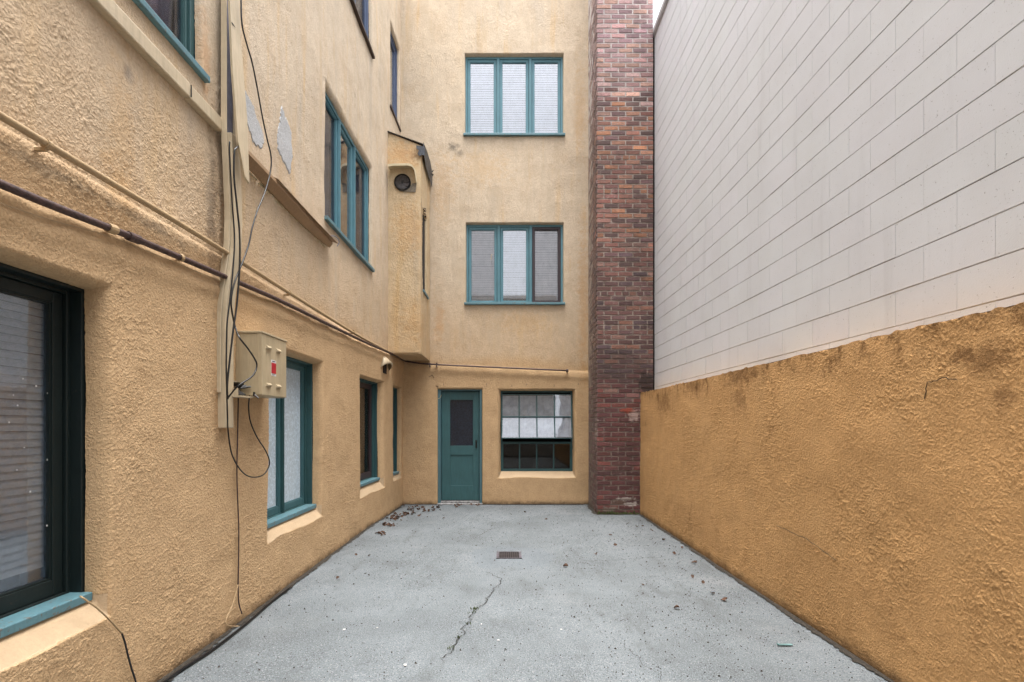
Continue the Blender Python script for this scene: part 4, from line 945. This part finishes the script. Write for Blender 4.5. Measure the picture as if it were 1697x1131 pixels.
# ------------------------------------------------------------------ cables
def cable(pts, X, r, label, mat='black', name='cable', seg=7):
    P = []
    for q in pts:
        x = q[2] if len(q) > 2 else X; P.append(PL(q[0], q[1], x))
    return tag(MB().tube(P, r, seg, 6).build(name, M[mat], smooth=True), label, 'cable')
cable([(399.5, -25), (399.5, 0), (401, 40), (408, 70), (418, 105), (427, 150), (435, 195), (443, 232), (449, 258), (448.5, 283), (440.6, 314), (433, 334), (425.6, 352), (418, 378), (412, 406), (401.6, 436), (389.5, 466), (384, 490), (383.5, 510), (389.5, 541), (397, 560, -1.70), (410, 577, -1.68), (421.9, 595, -1.675), (425.4, 607.8, -1.675), (418, 623.7, -1.68), (395, 639.6, -1.72), (383, 653, -1.78), (377.7, 660, -1.80)], -1.76, .0055, 'long black cable swinging out past the peeled plaster and in front of the utility box')
cable([(397, 243, -1.77), (391, 246), (388, 255), (388, 295), (392.5, 340), (397, 388), (397, 442), (392.5, 505), (387, 544), (379.4, 609.5), (376.5, 639.6), (377.5, 662)], -1.745, .006, 'thick black cable curling out of the top of the raceway and dropping down its face')
cable([(380.5, 235), (380.5, 256), (385, 340), (388.6, 400), (383.5, 475), (377, 530), (375.5, 560), (375, 609.5), (376, 655)], -1.74, .005, 'thinner black cable lying straight down the face of the raceway')
cable([(376, 655, -1.79), (377, 690, -1.80), (377.6, 709.7), (382, 744), (388, 762), (397, 777), (407, 787), (418, 791), (430, 790), (439, 785), (445, 775), (446.5, 767), (445, 758), (439, 745), (431, 733), (424, 721), (417, 705), (413.2, 690), (412, 672), (413.7, 655, -1.78)], -1.81, .0048, 'black cable drooping in a wide loop beneath the utility box')
cable([(395, 660), (393.8, 720), (392.6, 780), (394, 830), (395.6, 870.6), (395.5, 920), (394.7, 969), (396, 1000), (401, 1017)], -1.852, .0045, 'thin brown rod running straight down the wall under the utility box', 'rust', 'wire')
a = [PL(394.7, 969, -1.84), PL(385, 1003, -1.84), PL(374, 1034, -1.83), (-1.80, 3.42, .03), (-1.79, 3.2, .016), (-1.795, 2.9, .016), (-1.83, 2.7, .016), (-1.84, 2.3, .016)]
tag(MB().tube(a[:4], .0032, 6, 6).build('wire', M['tan_pipe'], smooth=True), 'tan wire slanting off the brown rod to the foot of the left wall', 'wire')
tag(MB().tube([(-1.83, 4.3, .014), (-1.825, 3.9, .014), (-1.80, 3.5, .014), (-1.80, 3.1, .014), (-1.83, 2.8, .014), (-1.82, 2.4, .014), (-1.83, 1.9, .014)], .0085, 8, 6).build('cable', M['black'], smooth=True), 'black cable lying on the floor along the foot of the left wall', 'cable')
o = cable([(133, 989, -1.885), (137, 991, -1.865), (148, 999, -1.855), (161.7, 1009, -1.852), (182, 1028, -1.85), (202, 1049.8, -1.85)], -1.85, .004, 'short tan and black wire coming out of the near window sill and down the wall', 'tan_pipe', 'wire')
o2 = MB().tube([PL(202, 1049.8, -1.85), PL(207, 1065, -1.85), PL(210.5, 1080, -1.85), PL(217, 1105, -1.85), PL(224, 1127, -1.85), PL(228, 1150, -1.85)], .0045, 6, 6).build('black_end', M['black'], o, smooth=True)

# ------------------------------------------------------------------ utility box
ub_ = thing('utility_box', 'tan louvred metal utility box with a red sticker mounted on the left wall', 'box', (-1.78, 3.7, 1.6))
bx0, bx1, by0, by1, bz0, bz1 = -1.875, -1.690, 3.51, 3.895, 1.597, 2.03
MB().box((bx0, by0, bz0), (bx1-.018, by1, bz1)).build('casing', M['box_metal'], ub_, bevel=.004)
MB().box((bx1-.036, by0-.003, bz0+.004), (bx1, by1+.003, bz1)).build('door', M['box_metal'], ub_, bevel=.004)
MB().box((bx0, by0-.006, bz1), (bx1+.006, by1+.006, bz1+.014)).build('lid', M['box_metal'], ub_, bevel=.003)
for (y_, z_) in ((3.60, 1.940), (3.755, 1.940), (3.60, 1.675), (3.755, 1.675)):
    lv = MB(); w_ = .078; x_ = bx1
    lv.add([(x_, y_-w_/2, z_+.016), (x_, y_+w_/2, z_+.016), (x_+.014, y_+w_/2-.008, z_+.002), (x_+.014, y_-w_/2+.008, z_+.002), (x_, y_-w_/2, z_-.008), (x_, y_+w_/2, z_-.008), (x_+.012, y_+w_/2-.008, z_-.008), (x_+.012, y_-w_/2+.008, z_-.008)],
        [(0, 1, 2, 3), (3, 2, 6, 7), (7, 6, 5, 4), (0, 3, 7, 4), (1, 5, 6, 2), (0, 4, 5, 1)])
    lv.build('louvre', M['box_metal'], ub_)
sy0, sy1, sz0, sz1 = 3.645, 3.720, 1.748, 1.862
sk = MB().box((bx1-.001, sy0, sz0), (bx1+.001, sy1, sz1)).build('sticker', M['white'], ub_)
MB().box((bx1, sy0+.001, sz0+.018), (bx1+.0018, sy1-.001, sz1-.019)).build('red_panel', M['red'], sk)
ink = MB(); yy = sy0+.012; ri = random.Random(3)
for k in range(8):
    ink.box((bx1, yy, sz1-.0125), (bx1+.0019, yy+.0042, sz1-.0055)); yy += .0063
for k in range(3): ink.box((bx1, sy0+.012, sz0+.0135-k*.0045), (bx1+.0019, sy1-.012-k*.01, sz0+.0145-k*.0045))
ink.build('print', M['ink'], sk)['kind'] = 'stuff'
hp = MB(); hp.tube([(bx1-.05, by0-.012, bz0-.006), (bx1-.05, by0-.012, bz0+.022)], .007, 8, 1); hp.tube([(bx1-.05, by0-.012, bz0+.005), (bx1-.02, by0-.010, bz0-.02)], .006, 6, 1); hp.build('hasp', M['black'], ub_)
tr = MB(); tr.box((bx0+.0, 3.36, bz0-.018), (bx1-.07, 3.53, bz0-.008)).box((bx0, 3.36, bz0-.008), (bx1-.09, 3.366, bz0+.04)).box((bx0+.0, 3.40, bz0-.008), (bx0+.012, 3.53, bz0+.10)); tr.build('base_tray', M['tan_metal'], ub_)
cl = MB(); 
for k in range(7): cl.tube([(bx0+.03+.012*k, 3.44, bz0), (bx0+.02+.02*random.random(), 3.46, bz0+.04), (bx0+.05+.01*k, 3.50, bz0+.05+.02*random.random())], .007, 6, 4)
cl.box((bx0+.01, 3.43, bz0+.06), (bx0+.06, 3.505, bz0+.085)); cl.build('cable_clump', M['black'], ub_)
# vent hood on the lower wall near the corner
vh = thing('vent_hood', 'small pale scoop vent hood near the far end of the brown pipe', 'vent', (-1.82, 7.8, 2.2))
mb = MB(); n = 14; vs = []; y0_, y1_ = 7.42, 7.86
for i in range(n+1):
    th = math.pi*i/n; y = (y0_+y1_)/2-math.cos(th)*(y1_-y0_)/2; q = math.sin(th)**.7
    yi = (y0_+y1_)/2-math.cos(th)*(y1_-y0_)*.22
    vs += [(XL(yi)-.02, yi, 2.43+.03*q), (XL(y)+.01+.10*q, y, 2.335-.09*(1-q)), (XL(y)-.01+.10*q, y, 2.31-.09*(1-q))]
mb.add(vs, [(3*i+k, 3*i+k+1, 3*i+k+4, 3*i+k+3) for i in range(n) for k in range(2)]); o = mb.build('hood_shell', M['tan_metal'], vh, smooth=True); sm = o.modifiers.new('s', 'SOLIDIFY'); sm.thickness = .005
MB().box((-1.86, 7.54, 2.17), (XL(7.6)+.012, 7.74, 2.34)).build('duct_mouth', M['dark'], vh)

# ------------------------------------------------------------------ plaster patches where the stucco peeled
def patch(pxs, seed, label):
    r = random.Random(seed); X = -1.893; P = [PL(x, y, X) for x, y in pxs]; out = []
    for a, b in zip(P, P[1:]+P[:1]):
        for k in range(6):
            t = k/6; out.append((0, a[1]+(b[1]-a[1])*t+r.uniform(-.009, .009), a[2]+(b[2]-a[2])*t+r.uniform(-.012, .012)))
    cy = sum(p[1] for p in out)/len(out); cz = sum(p[2] for p in out)/len(out)
    rings = 12; vs = []; n = len(out)
    for k in range(rings+1):
        s = 1-k/rings*.999
        for p in out:
            y = cy+(p[1]-cy)*s; z = cz+(p[2]-cz)*s
            vs.append((y, z))
    Y = np.array([v[0] for v in vs]); Z = np.array([v[1] for v in vs])
    h = 0.007*vnoise(Y, Z, 0.7, 11)+0.0035*vnoise(Y, Z, 0.22, 12)
    x = XLn(Y)+ledge(Y, Z)+h+.0065+.0008*vnoise(Y, Z, .02, 5)
    pts = [(float(a), float(b), float(c)) for a, b, c in zip(x, Y, Z)]
    for i in range(n): pts[i] = (pts[i][0]-.009, pts[i][1], pts[i][2])
    mb = MB(); mb.add(pts, [(k*n+i, k*n+(i+1) % n, (k+1)*n+(i+1) % n, (k+1)*n+i) for k in range(rings) for i in range(n)])
    o = mb.build('exposed_plaster', M['exposed'], left_wall); o['label'] = label; return o
S = 2.8275; q = lambda L: [(340+x/S, y/S) for x, y in L]
patch(q([(178, 402), (188, 415), (210, 448), (232, 490), (240, 530), (255, 565), (270, 600), (283, 640), (284, 675), (272, 705), (252, 690), (228, 665), (225, 640), (205, 590), (190, 540), (178, 500), (172, 440)]), 1, 'peeled patch of grey plaster next to the raceway')
patch(q([(361, 493), (370, 515), (374, 535), (388, 560), (400, 590), (411, 625), (409, 660), (413, 700), (416, 745), (408, 790), (402, 826), (390, 800), (383, 778), (362, 745), (346, 705), (343, 650), (345, 600), (355, 560)]), 2, 'peeled patch of grey plaster left of the teal window')

for (px_, py_) in ((735, 639), (848, 641), (872, 639), (918, 641), (806, 639), (958, 638)):
    p_ = PB(px_, py_, 8.845); MB().tube([p_, (p_[0]+.004, p_[1]-.012, p_[2]+.012), (p_[0]+.002, p_[1]-.010, p_[2]+.034)], .0035, 5, 3).build('nail', M['rust'], back_wall)
def wallcrack(pts, w, seed, par, plane):
    r = random.Random(seed); P = []
    for a_, b_ in zip(pts[:-1], pts[1:]):
        for k in range(8): P.append([a_[i]+(b_[i]-a_[i])*k/8+(r.uniform(-.004, .004) if i != plane else 0) for i in range(3)])
    MB().tube(P, w, 5, 1).build('crack', M['crack'], par)
wallcrack([PB(711, 625, 8.855), PB(716, 622, 8.855), PB(720, 627, 8.855)], .004, 1, back_wall, 1)
wallcrack([PB(722, 640, 8.855), PB(727, 641, 8.855)], .005, 2, back_wall, 1)
wallcrack([(2.086, 2.52, 1.52), (2.085, 2.50, 1.60), (2.085, 2.40, 1.615), (2.085, 2.33, 1.60)], .0018, 3, ow, 0)
wallcrack([(2.088, 3.9, .62), (2.087, 3.5, .60), (2.087, 3.15, .53)], .002, 4, ow, 0)
for (x_, y_, z_) in ((XL(2.9)+.013, 2.985, 3.362),): MB().box((x_, y_-.004, z_-.035), (x_+.004, y_+.002, z_+.035)).build('seam', M['black'], st)
a_, b_ = PL(384, 38, -1.79), PL(394, 53, -1.79); MB().tube([a_, b_], .004, 5, 1).build('tie', M['black'], vr)
for px_, py_, s_ in ((672, 1104, .013), (571, 1045, .011), (625, 1042, .006), (798, 1036, .006), (826, 1063, .009), (930, 1045, .007)):
    c_ = PG(px_, py_); mbc = MB(); rr2 = random.Random(int(px_)); n_ = 7
    ring_ = [(c_[0]+s_*rr2.uniform(.5, 1.1)*math.cos(k*6.283/n_), c_[1]+s_*rr2.uniform(.5, 1.1)*math.sin(k*6.283/n_)) for k in range(n_)]
    mbc.add([(x_, y_, .0055) for x_, y_ in ring_]+[(x_, y_, .0085) for x_, y_ in ring_], [tuple(range(n_))[::-1], tuple(range(n_, 2*n_))]+[(k, (k+1) % n_, n_+(k+1) % n_, n_+k) for k in range(n_)])
    tag(mbc.build('paint_flake', M['white']), 'small pale paint flake lying on the concrete floor', 'debris', 'pale paint flakes on the floor')
# ------------------------------------------------------------------ leaves and litter
def leaf_mesh(seed):
    r = random.Random(seed); L = .035; mb = MB(); vs = []; n = 6
    for i in range(n+1):
        t = i/n; w = L*.42*math.sin(math.pi*min(max(t, .03), .97))**.8*(1+.25*r.uniform(-1, 1)); z = .004+.012*math.sin(t*3+seed)*r.uniform(.5, 1)+.003
        vs += [(L*(t-.5), -w, abs(z)+.007), (L*(t-.5), 0, abs(z)*.4+.002), (L*(t-.5), w, abs(z)+.004)]
    mb.add(vs, [(3*i+k, 3*i+k+1, 3*i+k+4, 3*i+k+3) for i in range(n) for k in range(2)])
    me = bpy.data.meshes.new('dry_leaf'); me.from_pydata(mb.v, [], mb.f); me.materials.append(M['leaf']); me.update(); return me
lm = [leaf_mesh(s) for s in range(5)]
spots = []
rl = random.Random(77)
for px_, py_, s, cnt in ((700, 846, 12, 12), (672, 853, 10, 10), (655, 860, 8, 9), (645, 872, 6, 7), (725, 843, 6, 5), (690, 842, 10, 6), (632, 885, 6, 4), (775, 838, 14, 6)):
    for k in range(int(cnt*2.4)): spots.append((px_+rl.gauss(0, s), py_+rl.gauss(0, 1.8), 1.25))
for px_, py_ in ((1040, 869), (1065, 873), (1055, 875), (1100, 897), (1130, 909), (1012, 888), (1117, 919), (988, 921), (1148, 958), (1165, 967), (1066, 971), (1200, 996), (938, 941), (1105, 868), (790, 839), (1080, 880), (1180, 985), (1122, 1010), (612, 923), (590, 921), (708, 858), (735, 860), (560, 960), (1150, 935), (1020, 905), (870, 850), (905, 862)):
    spots.append((px_, py_, 1.2))
for i, (px_, py_, s) in enumerate(spots):
    x_, y_, _ = PG(px_, max(py_, 836.5)); x_ = max(x_, XL(y_)+.03); y_ = min(y_, 8.80)
    o = bpy.data.objects.new('dry_leaf', lm[i % 5]); COL.objects.link(o); o.location = (x_, y_, 0.004); o.rotation_euler = (rl.uniform(-.3, .3), rl.uniform(-.3, .3), rl.uniform(0, 6.28)); k = s*rl.uniform(.7, 1.25); o.scale = (k, k, k)
    tag(o, 'small curled dry brown leaf lying on the concrete floor', 'leaf', 'dry leaves on the courtyard floor')
lt = MB(); 
for k in range(5200):
    y_ = 1.9+6.9*rl.random()**.8; x_ = rl.uniform(-1.8, 2.05)
    if rl.random() < .35: x_ = rl.uniform(.6, 2.05)
    if x_ < XL(y_)+.02 or (x_ > 1.38 and y_ > 7.83): continue
    s = rl.uniform(.002, .0052) if rl.random() < .9 else rl.uniform(.005, .010); a = rl.uniform(0, 6.28)
    c, sn = math.cos(a)*s, math.sin(a)*s
    lt.add([(x_+c, y_+sn, .005), (x_-sn*.6, y_+c*.6, .005), (x_-c, y_-sn, .005), (x_+sn*.6, y_-c*.6, .005), (x_, y_, .007+s*.7)], [(0, 1, 4), (1, 2, 4), (2, 3, 4), (3, 0, 4)])
tag(lt.build('litter', plain('dark_grit', (70, 58, 48), 1, 0, .5, 5)), 'fine dark grit and crumbs scattered over the concrete', 'litter', kind='stuff')
ms = MB()
for (px_, py_, s, n) in ((786, 1011, .013, 30), (784, 1017, .012, 14), (760, 1058, .009, 12), (746, 1076, .012, 14), (775, 1035, .01, 10)):
    c0 = PG(px_, py_)
    for k in range(n):
        x_, y_ = c0[0]+rl.gauss(0, s), c0[1]+rl.gauss(0, s*1.1); h_ = rl.uniform(.006, .02); w_ = .0025
        dx_, dy_ = rl.uniform(-.012, .012), rl.uniform(-.012, .012)
        ms.add([(x_-w_, y_, .004), (x_+w_, y_, .004), (x_+dx_, y_+dy_, .004+h_), (x_, y_+w_*2, .004)], [(0, 1, 2), (1, 3, 2), (3, 0, 2)])
tag(ms.build('moss_tufts', M['moss']), 'tiny green weeds growing in the floor crack', 'weeds', kind='stuff')
c0 = PG(1301, 1071)
tag(MB().box((c0[0]-.045, c0[1]-.008, .006), (c0[0]+.045, c0[1]+.010, .012)).box((c0[0]-.048, c0[1]-.008, .006), (c0[0]-.040, c0[1]+.010, .016)).build('plastic_strip', M['chip'], bevel=.002), 'small faded teal strip lying on the floor near the ochre wall', 'debris')
